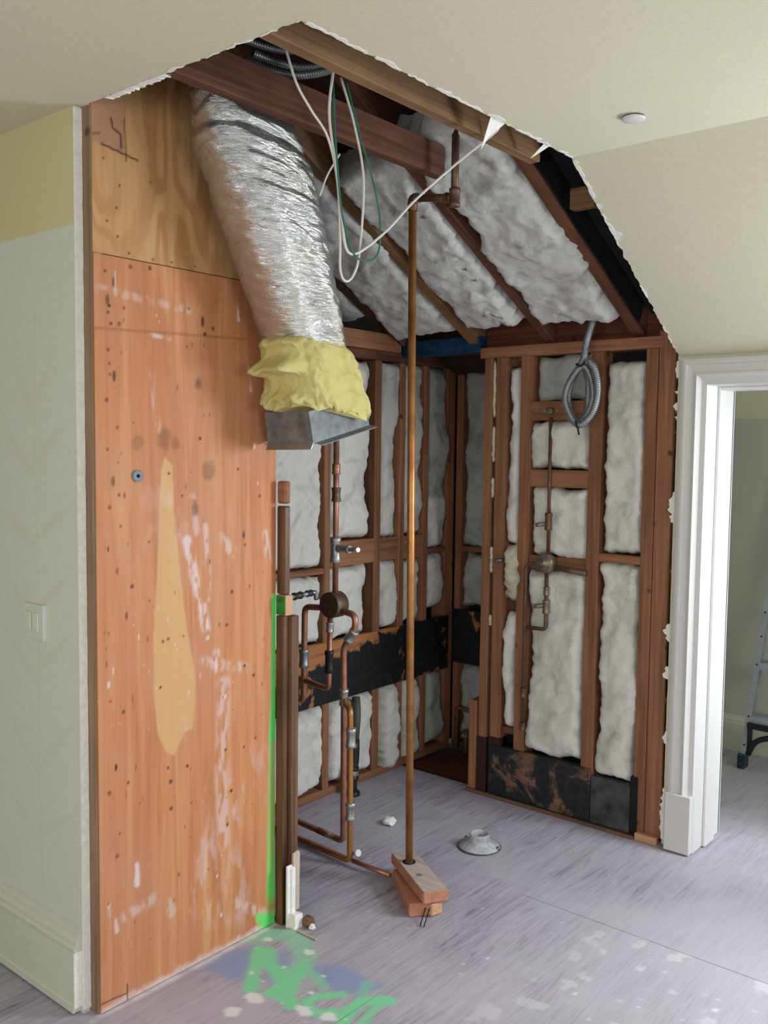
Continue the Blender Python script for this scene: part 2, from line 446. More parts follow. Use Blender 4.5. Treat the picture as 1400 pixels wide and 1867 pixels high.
def sheet(name, O, U, V, N, w, h, thick, step, mat, paint=None, parent=None):
    """a board with a finely gridded painted front; paint(u,v) -> 4 masks"""
    nu, nv = int(round(w/step)), int(round(h/step))
    u, v = np.meshgrid(np.linspace(0, w, nu+1), np.linspace(0, h, nv+1)); u = u.ravel(); v = v.ravel()
    O, U, V, N = (np.array(a, float) for a in (O, U, V, N))
    F = O+u[:, None]*U+v[:, None]*V
    n = len(F); corners = np.array([O, O+w*U, O+w*U+h*V, O+h*V])-N*thick
    verts = np.vstack([F, corners])
    I = (np.arange(nv)[:, None]*(nu+1)+np.arange(nu)[None, :]).ravel()
    quads = np.stack([I, I+1, I+nu+2, I+nu+1], 1).tolist()
    top = [nv*(nu+1)+i for i in range(nu+1)]; bot = list(range(nu+1)); lef = [j*(nu+1) for j in range(nv+1)]; rig = [j*(nu+1)+nu for j in range(nv+1)]
    faces = quads+[bot[::-1]+[n, n+1], rig[::-1]+[n+1, n+2], top+[n+2, n+3], lef+[n+3, n], [n+3, n+2, n+1, n]]
    me = bpy.data.meshes.new(name); me.from_pydata(verts.tolist(), [], faces)
    if paint is not None:
        m4 = np.zeros((len(verts), 4)); m4[:n] = np.clip(np.stack([np.broadcast_to(a, u.shape) for a in paint(u, v)], 1), 0, 1)
        at = me.attributes.new('paint', 'FLOAT_COLOR', 'POINT'); at.data.foreach_set('color', m4.astype(np.float32).ravel())
    me.materials.append(mat); me.update()
    o = bpy.data.objects.new(name, me); COL.objects.link(o)
    if parent is not None:
        o.parent = parent; o.location = -parent.location
    return o

def ragged_plate(name, outline, thick, nrm, mat, edge, parent=None):
    """flat plate from a closed outline of 3-D points; torn edges show the plaster core"""
    bm = bmesh.new(); n = Vector(nrm)
    a = [bm.verts.new(p) for p in outline]; b = [bm.verts.new(Vector(p)-n*thick) for p in outline]
    f1 = bm.faces.new(a); f2 = bm.faces.new(list(reversed(b)))
    for i in range(len(a)):
        j = (i+1) % len(a); f = bm.faces.new((a[j], a[i], b[i], b[j])); f.material_index = 1
    bmesh.ops.triangulate(bm, faces=[f1, f2])
    return link(name, bm, None, parent, origin='none', mats=[mat, edge])
def jag(p, q, amp, step=.012, ax=None, seed=0):
    p, q = Vector(p), Vector(q); L = (q-p).length; n = max(2, int(L/step)); out = []
    for i in range(n):
        c = p.lerp(q, i/n)
        k = mn.noise((i*.35, seed, 0))+.7*mn.noise((i*.9, seed, 4))
        out.append(c+Vector(ax)*amp*(k if i else 0))
    return out

# ================================================================== STRUCTURE
HC = 2.457
floor = sempty('floor', (0, 0, 0))
bm = bmesh.new(); box(bm, -4.3, 2.7, -2.1, 5.1, -.12, -.02); link('subfloor_base', bm, M['sheath'], floor)

def floor_paint(ox, oy):
    def f(u, v):
        x, y = ox+u, oy+v
        wx = x+.014*(fbm(x*25, y*25, 3)-.5); wy = y+.014*(fbm(x*25, y*25, 9)-.5)
        g = np.zeros_like(x)
        def stroke(pts, wd, a=1):
            nonlocal g
            g = np.maximum(g, a*.93*(1-sm(wd*.38, wd*1.05, segd(wx, wy, pts))))
        stroke([(-2.09, 1.934), (-2.019, 1.856), (-1.943, 1.771)], .03, .95)
        stroke([(-2.155, 1.975), (-2.12, 2.02), (-2.09, 2.05), (-2.03, 2.05), (-1.966, 2.018), (-1.93, 1.975)], .05, .6)
        stroke([(-1.93, 1.975), (-1.92, 1.915), (-2.0, 1.885)], .028, .85)
        stroke([(-2.06, 1.945), (-2.0, 1.9)], .035, .95)
        stroke([(-2.01, 1.9), (-1.953, 1.885), (-1.88, 1.846), (-1.801, 1.793)], .032)
        stroke([(-1.9, 1.9), (-1.892, 1.794), (-1.815, 1.8)], .028)
        stroke([(-1.91, 1.96), (-1.88, 1.88), (-1.84, 1.82)], .03)
        stroke([(-1.904, 1.955), (-1.838, 1.935), (-1.797, 1.915)], .024, .6)
        stroke([(-1.726, 1.922), (-1.764, 1.883), (-1.783, 1.838), (-1.728, 1.807), (-1.686, 1.852)], .022)
        stroke([(-1.625, 1.80), (-1.66, 1.875), (-1.664, 1.94), (-1.605, 1.99)], .03)
        stroke([(-1.613, 1.975), (-1.613, 1.915), (-1.589, 1.861), (-1.575, 1.82)], .022, .8)
        stroke([(-1.664, 1.94), (-1.709, 2.014)], .024, .5)
        b = np.zeros_like(x)
        for P, a in (([(-2.135, 1.76), (-2.14, 1.84), (-2.12, 1.93), (-1.987, 1.795), (-2.002, 1.772), (-2.066, 1.76)], .9),
                     ([(-1.905, 1.97), (-1.846, 2.03), (-1.669, 2.03), (-1.684, 1.95), (-1.801, 1.925)], .85),
                     ([(-2.02, 1.98), (-1.93, 1.93), (-1.93, 1.84), (-2.0, 1.9)], .7)):
            b = np.maximum(b, a*(1-sm(-.02, .03, polyd(wx, wy, P)+.03*(fbm(x*18, y*18, 5)-.5))))
        wh = np.zeros_like(x)
        for cx, cy, r in ((-1.758, 1.80, .028), (-1.683, 1.822, .026), (-1.909, 1.749, .03), (-1.903, 1.666, .03), (-1.958, 2.024, .014),
                          (-2.109, 1.992, .016), (-1.889, 1.698, .008), (-1.8, 1.87, .01), (-1.83, 1.955, .01), (-2.01, 1.83, .012), (-1.95, 1.82, .01)):
            d = np.hypot(x-cx, (y-cy)*1.2)+.03*(fbm(x*40, y*40, 21)-.5)
            wh = np.maximum(wh, .85*(1-sm(r*.7, r*1.1, d)))
        sp = fbm(x*70, y*70, 31, 2); zone = fbm(x*6, y*6, 33)
        wh = np.maximum(wh, .8*sm(.86, .9, sp)*sm(.45, .6, zone))
        big = fbm(x*16, y*16, 41, 3); zone2 = sm(-1.7, -1.1, x)*(1-sm(3.0, 3.4, y))
        wh = np.maximum(wh, .38*sm(.69, .72, big)*zone2)
        # plaster dust line along the foot of the plywood
        wh = np.maximum(wh, .75*(1-sm(.0, .022, np.abs(x+2.16)+.02*(fbm(x*30, y*30, 8)-.3)))*(y > 1.38)*(y < 2.1))
        return wh, g, b, np.zeros_like(x)
    return f
G = .0015
def floor_sheet(x0, x1, y0, y1, step, paint=False):
    return sheet('subfloor_sheet', (x0+G, y0+G, 0), (1, 0, 0), (0, 1, 0), (0, 0, 1), x1-x0-2*G, y1-y0-2*G, .018, step, M['floor'],
                 floor_paint(x0+G, y0+G) if paint else None, floor)
floor_sheet(-2.87, -1.65, 1.1, 3.56, .008, True)
floor_sheet(-1.65, -.43, 1.1, 2.79, .008, True)
floor_sheet(-2.87, -1.65, -2.1, 1.1, .2); floor_sheet(-1.65, -.43, -2.1, 1.1, .2)
floor_sheet(-4.3, -2.87, -2.1, 1.45, .2); floor_sheet(-1.65, -.43, 2.79, 5.1, .2); floor_sheet(-2.1, -1.65, 3.6, 5.1, .2)
floor_sheet(-.43, .79, -2.1, 1.6, .2); floor_sheet(-.43, .79, 1.6, 5.1, .2); floor_sheet(.79, 2.7, -2.1, 2.2, .2); floor_sheet(.79, 2.7, 2.2, 5.1, .2)

# --- ceiling with the torn opening
ceil = sempty('ceiling', (0, 0, HC))
out = [Vector((-4.3, -2.1, HC)), Vector((2.7, -2.1, HC)), Vector((2.7, 2.56, HC))]
out += jag((-1.40, 2.56, HC), (-1.405, 1.412, HC), .007, .012, (1, 0, 0), 2)
out += jag((-1.405, 1.412, HC), (-2.19, 1.408, HC), .007, .012, (0, 1, 0), 3)
out += [Vector((-2.21, 1.41, HC)), Vector((-4.3, 1.41, HC))]
ragged_plate('flat_panel', [tuple(p) for p in reversed(out)], .018, (0, 0, -1), M['ceil'], M['plaster_edge'], ceil)
SN = Vector((0, -.527, -.96)).normalized()
out = jag((-1.43, 3.50, 1.941), (-1.402, 2.56, HC), .008, .012, (1, 0, 0), 5)
out += [Vector((-1.40, 2.56, HC)), Vector((2.7, 2.56, HC)), Vector((2.7, 3.50, 1.941))]
ragged_plate('sloped_panel', [tuple(p) for p in reversed(out)], .018, SN, M['ceil'], M['plaster_edge'], ceil)
for k, (x, y, l, wd) in enumerate(((-1.425, 2.16, .085, .07), (-1.425, 2.42, .03, .03))):   # torn paper flaps
    bm = bmesh.new()
    pts = [(x+.02, y-wd/2, HC+.004), (x+.02, y+wd/2, HC+.004), (x-.025, y+.02, HC-l*.35), (x-.04, y+.01, HC-l*.7)]
    a = [bm.verts.new(p) for p in pts]; bm.faces.new((a[0], a[1], a[2])); bm.faces.new((a[0], a[2], a[3]))
    o = link('torn_paper', bm, M['plaster_edge'], ceil); md = o.modifiers.new('s', 'SOLIDIFY'); md.thickness = .0015
def chips(pts, ax, seed, wmax, nrm=(0, 0, -1), thr=.35):
    """ragged strip of bare white plaster where the paint tore away beside the cut"""
    bm = bmesh.new(); a = Vector(ax); nv = Vector(nrm)*.0015; prev = None
    for i, p in enumerate(pts):
        wv = max(0, mn.noise((i*.16, seed, 0))+.55*mn.noise((i*.5, seed, 3))+.4*mn.noise((i*1.3, seed, 8))+thr)*wmax
        cur = None
        if wv > .0012: cur = [bm.verts.new(p+nv), bm.verts.new(p+a*wv+nv), bm.verts.new(p+a*wv-nv*.5), bm.verts.new(p-nv*.5)]
        if prev and cur:
            for k in range(4): bm.faces.new((prev[k], prev[(k+1) % 4], cur[(k+1) % 4], cur[k]))
        prev = cur
    bmesh.ops.recalc_face_normals(bm, faces=bm.faces)
    return link('torn_edge', bm, M['plaster_edge'], ceil)
chips(jag((-1.40, 2.56, HC), (-1.405, 1.412, HC), .007, .012, (1, 0, 0), 2), (1, 0, 0), 4, .022)
chips(jag((-1.405, 1.412, HC), (-2.19, 1.408, HC), .007, .012, (0, 1, 0), 3), (0, -1, 0), 6, .012, thr=.2)
chips(jag((-1.43, 3.50, 1.941), (-1.402, 2.56, HC), .008, .012, (1, 0, 0), 5)[::-1][:34], (1, 0, 0), 7, .03, tuple(SN), .3)
chips(jag((-1.43, 3.50, 1.941), (-1.402, 2.56, HC), .008, .012, (1, 0, 0), 5)[:40], (1, 0, 0), 9, .012, tuple(SN), .1)
# torn plaster lump on the near edge of the opening
bm = bmesh.new(); N_ = 40; rows = []
for i in range(N_+1):
    t = i/N_; x = -2.10+.25*t; hgt = .012+.04*t+.008*mn.noise((i*.5, 1, 2)); dp = .02+.006*mn.noise((i*.4, 5, 2))
    rows.append([bm.verts.new(p) for p in ((x, 1.408, HC-.002), (x, 1.412+dp, HC+.002+.006*mn.noise((i*.7, 3, 3))), (x, 1.42+dp, HC+hgt*.7), (x, 1.412, HC+hgt))])
for a, b in zip(rows, rows[1:]):
    for k in range(4): bm.faces.new((a[k], b[k], b[(k+1) % 4], a[(k+1) % 4]))
link('torn_plaster', bm, M['plaster_edge'], ceil)

# --- left wall with faded vine mural
wl = sempty('wall_left', (-3.2, 1.39, 0))
def vine(u, v):
    x = -2.9+u; z = v
    m = np.zeros_like(x)
    sx = -2.42+.006*np.sin(z*7)
    m = np.maximum(m, .5*(1-sm(.002, .007, np.abs(x-sx)))*(z < 1.95)*(z > .3))
    def leaf(x0, z0, x1, z1, wd, a):
        nonlocal m
        dx, dz = x1-x0, z1-z0; L = math.hypot(dx, dz); tx, tz = dx/L, dz/L
        s = ((x-x0)*tx+(z-z0)*tz)/L; d = np.abs(-(x-x0)*tz+(z-z0)*tx)+0*s
        bend = .12*np.sin(np.clip(s, 0, 1)*PI)*wd*3
        d = np.abs(-(x-x0)*tz+(z-z0)*tx-bend)
        hw = wd*np.sin(np.clip(s, 0, 1)**.8*PI)
        m = np.maximum(m, a*(1-sm(hw*.75, hw*1.1+.001, d))*(s > 0)*(s < 1))
    for z0, z1, L, R in ((1.65, 1.8, .10, .10), (1.49, 1.62, .16, .18), (1.28, 1.4, .2, .2), (1.06, 1.2, .17, .16), (.9, 1.05, .2, .19), (.62, .8, .18, .19), (.42, .55, .17, .2)):
        leaf(-2.42, z0, -2.42-L, z1, .019, .42); leaf(-2.42, z0+.03, -2.42+R, z1+.02, .017, .36)
    m *= .65+.6*fbm(x*30, z*30, 4)
    up = sm(2.153, 2.157, z)
    return m*.62*(1-up), up, 0*x, 0*x
sheet('plaster', (-2.9, 1.39, 0), (1, 0, 0), (0, 0, 1), (0, -1, 0), .69, HC, .02, .0065, M['mural'], vine, wl)
sheet('plaster', (-4.3, 1.39, 0), (1, 0, 0), (0, 0, 1), (0, -1, 0), 1.4, HC, .02, .012, M['mural'], lambda u, v: (0*u, sm(2.15, 2.16, v), 0*u, 0*u), wl)
# torn white plaster end of that wall
bm = bmesh.new(); n = 90; rows = []
for i in range(n+1):
    z = .012+(HC-.016)*i/n; j = .0025*mn.noise((i*.6, 2, 0))
    rows.append([bm.verts.new(p) for p in ((-2.212, 1.3885, z), (-2.2055+j, 1.3885, z), (-2.2055+j, 1.4105, z), (-2.212, 1.4105, z))])
for a, b in zip(rows, rows[1:]):
    for k in range(4): bm.faces.new((a[k], a[(k+1) % 4], b[(k+1) % 4], b[k]))
bm.faces.new(list(reversed(rows[0]))); bm.faces.new(rows[-1])
link('torn_plaster', bm, M['plaster_edge'], wl)
lumber('corner_stud', -2.26, -2.172, 1.412, 1.45, 0, HC+.1, 'corner', wl)

bb = sempty('baseboard_left', (-3.2, 1.37, 0))
def profile_x(name, prof, x0, x1, mat, parent):
    bm = bmesh.new(); A = [bm.verts.new((x0, y, z)) for y, z in prof]; B = [bm.verts.new((x1, y, z)) for y, z in prof]
    n = len(prof)
    for i in range(n): bm.faces.new((A[i], A[(i+1) % n], B[(i+1) % n], B[i]))
    bm.faces.new(list(reversed(A))); bm.faces.new(B); bmesh.ops.recalc_face_normals(bm, faces=bm.faces)
    return link(name, bm, mat, parent)
profile_x('board', [(1.39, .006), (1.364, .006), (1.364, .026), (1.367, .03), (1.367, .178), (1.39, .178)], -4.3, -2.222, M['bbpaint'], bb)
profile_x('cap_moulding', [(1.39, .178), (1.369, .178), (1.367, .186), (1.372, .194), (1.372, .206), (1.378, .218), (1.380, .228), (1.385, .236), (1.386, .246), (1.39, .248)], -4.3, -2.218, M['bbpaint'], bb)
bm = bmesh.new(); box(bm, -2.2225, -2.2165, 1.366, 1.392, .02, .178, .001); link('torn_end', bm, M['plaster_edge'], bb)

# --- stub wall behind the plywood
we = sempty('wall_end', (-2.5, 1.75, 0))
lumber('stud', -2.26, -2.182, 1.72, 1.76, 0, 2.6, 'old', we)
lumber('stud', -2.26, -2.182, 2.035, 2.073, 0, 2.6, 'old', we)
bm = bmesh.new(); box(bm, -2.807, -2.262, 2.05, 2.07, 0, 2.42); link('backing_board', bm, M['sheath'], we)  # unseen panel added to block light behind the stub wall

# --- inner left framed wall
XB = -2.807
wi = struct(lumber('wall_inner', XB-.12, XB-.095, 2.07, 4.08, 0, 2.11, 'black'))
def ws(name, y0, y1, z0, z1, kind='stud', x1=XB, dep=.089): return lumber(name, x1-dep, x1, y0, y1, z0, z1, kind, wi)
for y0, y1 in ((2.58, 2.62), (2.982, 3.024), (3.325, 3.372), (3.51, 3.553), (3.703, 3.745), (3.9, 3.969)):
    ws('stud', y0, y1, .036, 1.985)
ws('sill_plate', 2.08, 3.96, 0, .036)
ws('top_plate', 2.08, 3.96, 1.985, 2.03, 'old')
ws('top_plate', 2.08, 3.50, 2.03, 2.11, 'stud', XB+.012, .1)
ws('blocking', 2.62, 2.982, 1.017, 1.043); ws('blocking', 3.024, 3.325, 1.04, 1.153); ws('blocking', 3.372, 3.51, 1.04, 1.15)
ws('blocking', 3.553, 3.703, 1.035, 1.146); ws('blocking', 3.745, 3.9, 1.045, 1.073)
bm = bmesh.new(); box(bm, XB-.02, XB-.008+.014, 2.08, 3.93, .43, .708, .002); link('tarred_ledger', bm, M['tar_left'], wi, origin='none')
bpy.data.objects['tarred_ledger'].location = -wi.location
# --- niche back wall
YB = 3.97
wb = struct(lumber('wall_back', -2.9, -1.9, YB+.095, YB+.115, 0, 2.02, 'black'))
for x0, x1 in ((-2.80, -2.76), (-2.39, -2.35)): lumber('stud', x0, x1, YB, YB+.089, .036, 1.985, 'stud', wb)
lumber('sill_plate', -2.8, -2.0, YB, YB+.089, 0, .036, 'old', wb); lumber('top_plate', -2.8, -2.0, YB, YB+.089, 1.985, 2.02, 'old', wb)
lumber('blocking', -2.76, -2.39, YB, YB+.089, 1.045, 1.073, 'stud', wb)
bm = bmesh.new(); box(bm, -2.8, -2.36, YB-.014, YB, .46, .74, .002); link('tarred_ledger', bm, M['tar_back'], wb, origin='none')
bpy.data.objects['tarred_ledger.001'].location = -wb.location

# --- right framed wall
YR = 3.52
wr = struct(lumber('wall_right', -2.36, -1.44, YR+.095, YR+.11, 0, 2.04, 'black'))
def rs(name, x0, x1, z0, z1, kind='stud', y0=YR, dep=.089): return lumber(name, x0, x1, y0, y0+dep, z0, z1, kind, wr)
rs('stud', -2.333, -2.291, .0, 1.983); rs('stud', -2.272, -2.216, .27, 1.983)
rs('stud', -2.145, -2.092, .2, 1.983); rs('stud', -1.812, -1.755, .2, 1.983)
rs('stud', -1.572, -1.522, .02, 1.983); rs('stud', -1.5195, -1.452, .02, 2.05, 'stud', YR+.001)
rs('short_stud', -2.386, -2.345, 0, .42)
for nm in ('tar_dipped_end',):
    bm = bmesh.new(); box(bm, -2.336, -2.288, YR-.004, YR+.03, .0, .26, .002); link(nm, bm, M['tar_end'], wr)
    bm = bmesh.new(); box(bm, -2.274, -2.214, YR-.004, YR+.03, .0, .27, .002); link(nm, bm, M['tar_end'], wr)
rs('top_plate', -2.36, -1.50, 1.983, 2.03, 'stud')
rs('blocking', -2.092, -1.812, 1.703, 1.785); rs('blocking', -2.092, -1.812, 1.418, 1.492)
rs('blocking', -2.092, -1.812, 1.062, 1.118, 'stud', YR+.012); rs('blocking', -1.755, -1.572, 1.118, 1.152)
rs('blocking', -2.216, -2.145, .86, .98, 'old', YR+.03); rs('blocking', -2.216, -2.145, .3, .33, 'old', YR+.005)
rs('header', -2.216, -2.145, 1.94, 1.983, 'old', YR+.02)
bm = bmesh.new(); box(bm, -2.262, -1.76, YR-.012, YR+.03, .012, .238, .003); link('tarred_panel', bm, M['tar_patch'], wr)
bm = bmesh.new(); box(bm, -1.758, -1.582, YR-.01, YR+.03, .012, .212, .003); link('tar_paper_panel', bm, M['tarpaper'], wr)
bm = bmesh.new(); box(bm, -1.582, -1.55, YR-.007, YR+.03, .012, .25, .003); link('tarred_strip', bm, M['black'], wr)
lumber('floor_strip', -2.38, -1.55, YR-.035, YR-.013, 0, .012, 'grey', wr); lumber('sill_block', -1.548, -1.455, YR-.03, YR-.002, 0, .03, 'pale', wr)
lumber('sill_plate', -2.36, -1.455, YR+.032, YR+.089, 0, .03, 'old', wr)
lumber('rim_board', -2.36, -1.44, YR+.05, YR+.088, 2.031, 2.2, 'rim', wr)

# --- door wall, casing and jamb
wd = sempty('wall_door', (0, 3.52, 0))
out = [Vector(p) for p in jag((-1.434, 3.505, 1.952), (-1.438, 3.505, .012), .006, .012, (1, 0, 0), 11)]
out += [Vector((-1.438, 3.505, .012)), Vector((-1.33, 3.505, .012)), Vector((-1.33, 3.505, 1.952))]
ragged_plate('drywall', [tuple(p) for p in out], .016, (0, -1, 0), M['ceil'], M['plaster_edge'], wd)
bm = bmesh.new(); box(bm, -1.33, -.55, 3.505, 3.521, 1.84, 1.952); link('drywall', bm, M['ceil'], wd)
for b in ((-.55, -.44, 0, 1.94), (.54, 2.7, 0, 1.94), (-.44, .54, 0, .86), (-.44, .54, 1.9, 1.94)):
    bm = bmesh.new(); box(bm, b[0], b[1], 3.505, 3.521, b[2], b[3]); link('drywall', bm, M['ceil'], wd)
for k, (z0, z1, ex) in enumerate(((1.86, 1.925, .012), (1.735, 1.765, .014), (1.80, 1.81, .01), (1.70, 1.712, .012), (1.30, 1.42, .018), (.83, .9, .018), (.68, .73, .02), (.42, .47, .01), (.03, .24, .014))):
    bm = bmesh.new(); n = max(4, int((z1-z0)/.006)); ra = []
    for i in range(n+1):
        z = z0+(z1-z0)*i/n; e = ex*(.3+.5*math.sin(PI*i/n))*(1+1.1*mn.noise((i*.37, k*3.1, 1))+.7*mn.noise((i*1.7, k*2.3, 4)))
        ra.append([bm.verts.new(p) for p in ((-1.43, 3.5025, z), (-1.43, 3.508, z), (-1.434-e, 3.506, z), (-1.434-e, 3.502-.004*mn.noise((i*.5, k, 7)), z))])
    for a, b in zip(ra, ra[1:]):
        for q in range(4): bm.faces.new((a[q], a[(q+1) % 4], b[(q+1) % 4], b[q]))
    bm.faces.new(list(reversed(ra[0]))); bm.faces.new(ra[-1]); bmesh.ops.recalc_face_normals(bm, faces=bm.faces)
    link('torn_paper', bm, M['plaster_edge'], wd)
d1 = sempty('door_1', (-1.3, 3.5, 0))
CP = [(0, .0), (0, .022), (.012, .026), (.02, .026), (.024, .019), (.038, .017), (.05, .017), (.054, .024), (.062, .027), (.07, .02), (.078, .014), (.098, .012), (.1, .0)]   # casing profile: across, proud
def casing(x0, z0, z1, name, mitre=0):
    bm = bmesh.new(); n = len(CP)
    A = [bm.verts.new((x0+a, 3.505-p, z0)) for a, p in CP]; B = [bm.verts.new((x0+a, 3.505-p, z1-(a if mitre else 0))) for a, p in CP]
    for i in range(n): bm.faces.new((A[i], A[(i+1) % n], B[(i+1) % n], B[i]))
    bm.faces.new(A); bm.faces.new(list(reversed(B))); bmesh.ops.recalc_face_normals(bm, faces=bm.faces)
    return link(name, bm, M['white'], d1)
casing(-1.412, .238, 1.928, 'casing', 1)
bm = bmesh.new(); n = len(CP)
A = [bm.verts.new((-1.412+a, 3.505-p, 1.928-a)) for a, p in CP]; B = [bm.verts.new((-.45, 3.505-p, 1.928-a)) for a, p in CP]
for i in range(n): bm.faces.new((A[i], A[(i+1) % n], B[(i+1) % n], B[i]))
bm.faces.new(A); bm.faces.new(list(reversed(B))); bmesh.ops.recalc_face_normals(bm, faces=bm.faces)
link('head_casing', bm, M['white'], d1)
bm = bmesh.new(); box(bm, -1.418, -1.314, 3.472, 3.505, .006, .238, .003); link('plinth_block', bm, M['white'], d1)
bm = bmesh.new(); box(bm, -1.334, -1.312, 3.506, 3.79, .004, 1.845, .002); link('jamb', bm, M['white'], d1)
bm = bmesh.new(); box(bm, -1.312, -1.298, 3.60, 3.70, .004, 1.83, .003); link('door_stop', bm, M['white'], d1)
bm = bmesh.new(); box(bm, -1.312, -.55, 3.506, 3.79, 1.828, 1.845, .002); link('head_jamb', bm, M['white'], d1)
bm = bmesh.new(); box(bm, -1.298, -.55, 3.60, 3.70, 1.815, 1.828, .003); link('door_stop', bm, M['white'], d1)
bm = bmesh.new(); box(bm, -1.345, -1.312, 3.775, 3.80, .004, 1.85, .004); link('back_casing', bm, M['white'], d1)

# --- next room
wf = struct(lumber('wall_far', -2.0, 2.7, 4.93, 5.05, 0, 1.75, 'wall2'))
bm = bmesh.new(); q = [bm.verts.new(p) for p in ((-2.0, 4.93, 1.75), (2.7, 4.93, 1.75), (2.7, 3.65, 2.42), (-2.0, 3.65, 2.42))]; bm.faces.new(q)
o = link('sloped_panel', bm, M['ceil'], ceil); o.modifiers.new('s', 'SOLIDIFY').thickness = .015
struct(lumber('wall_partition', -1.92, -1.9, 3.62, 4.93, 0, 2.3, 'wall'))
bf = struct(profile_x('baseboard_far', [(4.93, .0), (4.906, .0), (4.906, .145), (4.912, .15), (4.912, .165), (4.918, .172), (4.92, .185), (4.93, .188)], -1.9, 2.7, M['bbpaint'], None))
bm = bmesh.new(); box(bm, -1.44, 2.7, 3.64, 3.66, 1.86, 2.4); o = struct(link('wall_header', bm, M['wall'])) 
bm = bmesh.new(); box(bm, -.55, 2.7, 3.76, 3.79, 0, 2.4); struct(link('wall_next', bm, M['wall']))
# --- roof, attic ends and the unseen rest of the room
def roofz(y): return 2.05+.51*(YR-y)
bm = bmesh.new()
q = [bm.verts.new(p) for p in ((-4.4, 4.15, roofz(4.15)+.16), (-1.9, 4.15, roofz(4.15)+.16), (-1.9, 3.61, roofz(3.61)+.16), (2.8, 3.61, roofz(3.61)+.16), (2.8, -2.2, roofz(-2.2)+.16), (-4.4, -2.2, roofz(-2.2)+.16))]; bm.faces.new(q)
o = struct(link('roof_sheathing', bm, M['sheath'])); o.modifiers.new('s', 'SOLIDIFY').thickness = -.02
o.name = 'trim_roof'
def shell(name, *b): return struct(lumber(name, *b, 'wall', None, 0))
shell('wall_near', -4.3, -1.2, -2.2, -2.1, 0, HC); sn = bpy.data.objects['wall_near']
for b in ((1.0, 2.7, -2.2, -2.1, 0, HC), (-1.2, 1.0, -2.2, -2.1, 0, .65), (-1.2, 1.0, -2.2, -2.1, 2.15, HC)): lumber('wall_piece', *b, 'wall', sn, 0)
shell('wall_gable', 2.7, 2.8, -2.2, -.25, 0, HC); sg = bpy.data.objects['wall_gable']
for b in ((2.7, 2.8, 1.35, 3.85, 0, HC), (2.7, 2.8, 4.75, 5.1, 0, HC), (2.7, 2.8, -.25, 1.35, 0, .78), (2.7, 2.8, -.25, 1.35, 2.18, HC), (2.7, 2.8, 3.85, 4.75, 0, .8), (2.7, 2.8, 3.85, 4.75, 1.7, HC),
          (2.7, 2.8, -2.2, 5.1, HC, 5.2)): lumber('wall_piece', *b, 'wall', sg, 0)
shell('wall_side', -4.4, -4.3, -2.2, 5.1, 0, 5.2)
struct(lumber('wall_attic', -4.3, 2.7, -2.2, -2.1, HC, 5.2, 'sheath'))

# ================================================================== TIMBERS OVERHEAD
tag(lumber('ceiling_joist', -1.537, -1.499, .6, 2.545, HC+.001, HC+.135, 'joist', None, .002), 'light brown ceiling joist running along the right edge of the torn opening', 'joist')
tag(lumber('ceiling_joist', -1.867, -1.826, .6, 2.50, HC+.001, HC+.10, 'old', None, .002), 'reddish brown ceiling joist crossing the opening in front of the foil duct', 'joist')
def rafter(x0, x1, y0, y1, kind, label):
    bm = bmesh.new(); dep = .14; d = Vector((0, 1, -.51)).normalized()
    L = (y1-y0)/d.y; box(bm, x0, x1, 0, L, 0, dep, .003)
    rot = Matrix.Rotation(math.atan(-.51), 4, 'X')
    o = link('rafter', bm, M[kind+'_y'], origin='none')
    o.location = (0, y0, roofz(y0)); o.rotation_euler = rot.to_euler()
    return tag(o, label, 'rafter')
r1 = rafter(-1.642, -1.592, 1.7, 3.55, 'old', 'dark rafter with a black strip for shade on its side along the right edge of the opening')
rafter(-2.043, -2.0, 1.7, 3.56, 'old', 'narrow brown rafter directly behind the top elbow of the copper pole')
rafter(-2.42, -2.372, 1.7, 3.60, 'joist', 'brown rafter that passes behind the hanging cable loops to the blue timber')
rafter(-2.825, -2.775, 1.7, 3.50, 'old', 'dark short rafter showing just right of the foil duct')
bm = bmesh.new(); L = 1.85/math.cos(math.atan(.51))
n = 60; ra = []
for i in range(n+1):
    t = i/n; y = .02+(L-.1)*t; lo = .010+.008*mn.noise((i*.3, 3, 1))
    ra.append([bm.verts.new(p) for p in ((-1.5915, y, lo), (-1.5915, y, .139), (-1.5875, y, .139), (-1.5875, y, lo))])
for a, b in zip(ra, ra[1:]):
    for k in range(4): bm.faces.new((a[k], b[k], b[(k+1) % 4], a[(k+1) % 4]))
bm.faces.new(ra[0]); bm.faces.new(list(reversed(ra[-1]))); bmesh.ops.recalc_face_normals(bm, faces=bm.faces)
o = link('tar_paper', bm, M['black'], origin='none'); o.parent = r1  # black strip put on that rafter's side for its deep shade
bm = bmesh.new(); box(bm, -1.577, -1.25, 2.56, 3.58, 0, .01)          # felt closing the cavity beside that rafter
o = link('roofing_felt', bm, M['black'], origin='none'); o.location = (0, 0, 0)
for v in o.data.vertices: v.co.z += roofz(v.co.y)+.1
tag(o, 'black roofing felt in the dark cavity above the sloped ceiling edge', 'felt')
tag(lumber('wood_block', -1.56, -1.47, 2.845, 2.885, roofz(2.865)-.0, roofz(2.865)+.07, 'joist'), 'small brown wood block wedged in the black cavity at the slope edge', 'block')
tag(lumber('header_beam', -2.807, -2.362, YR-.002, YR+.085, 2.012, 2.085, 'blue'), 'blue painted timber header spanning the niche at the back left', 'beam')

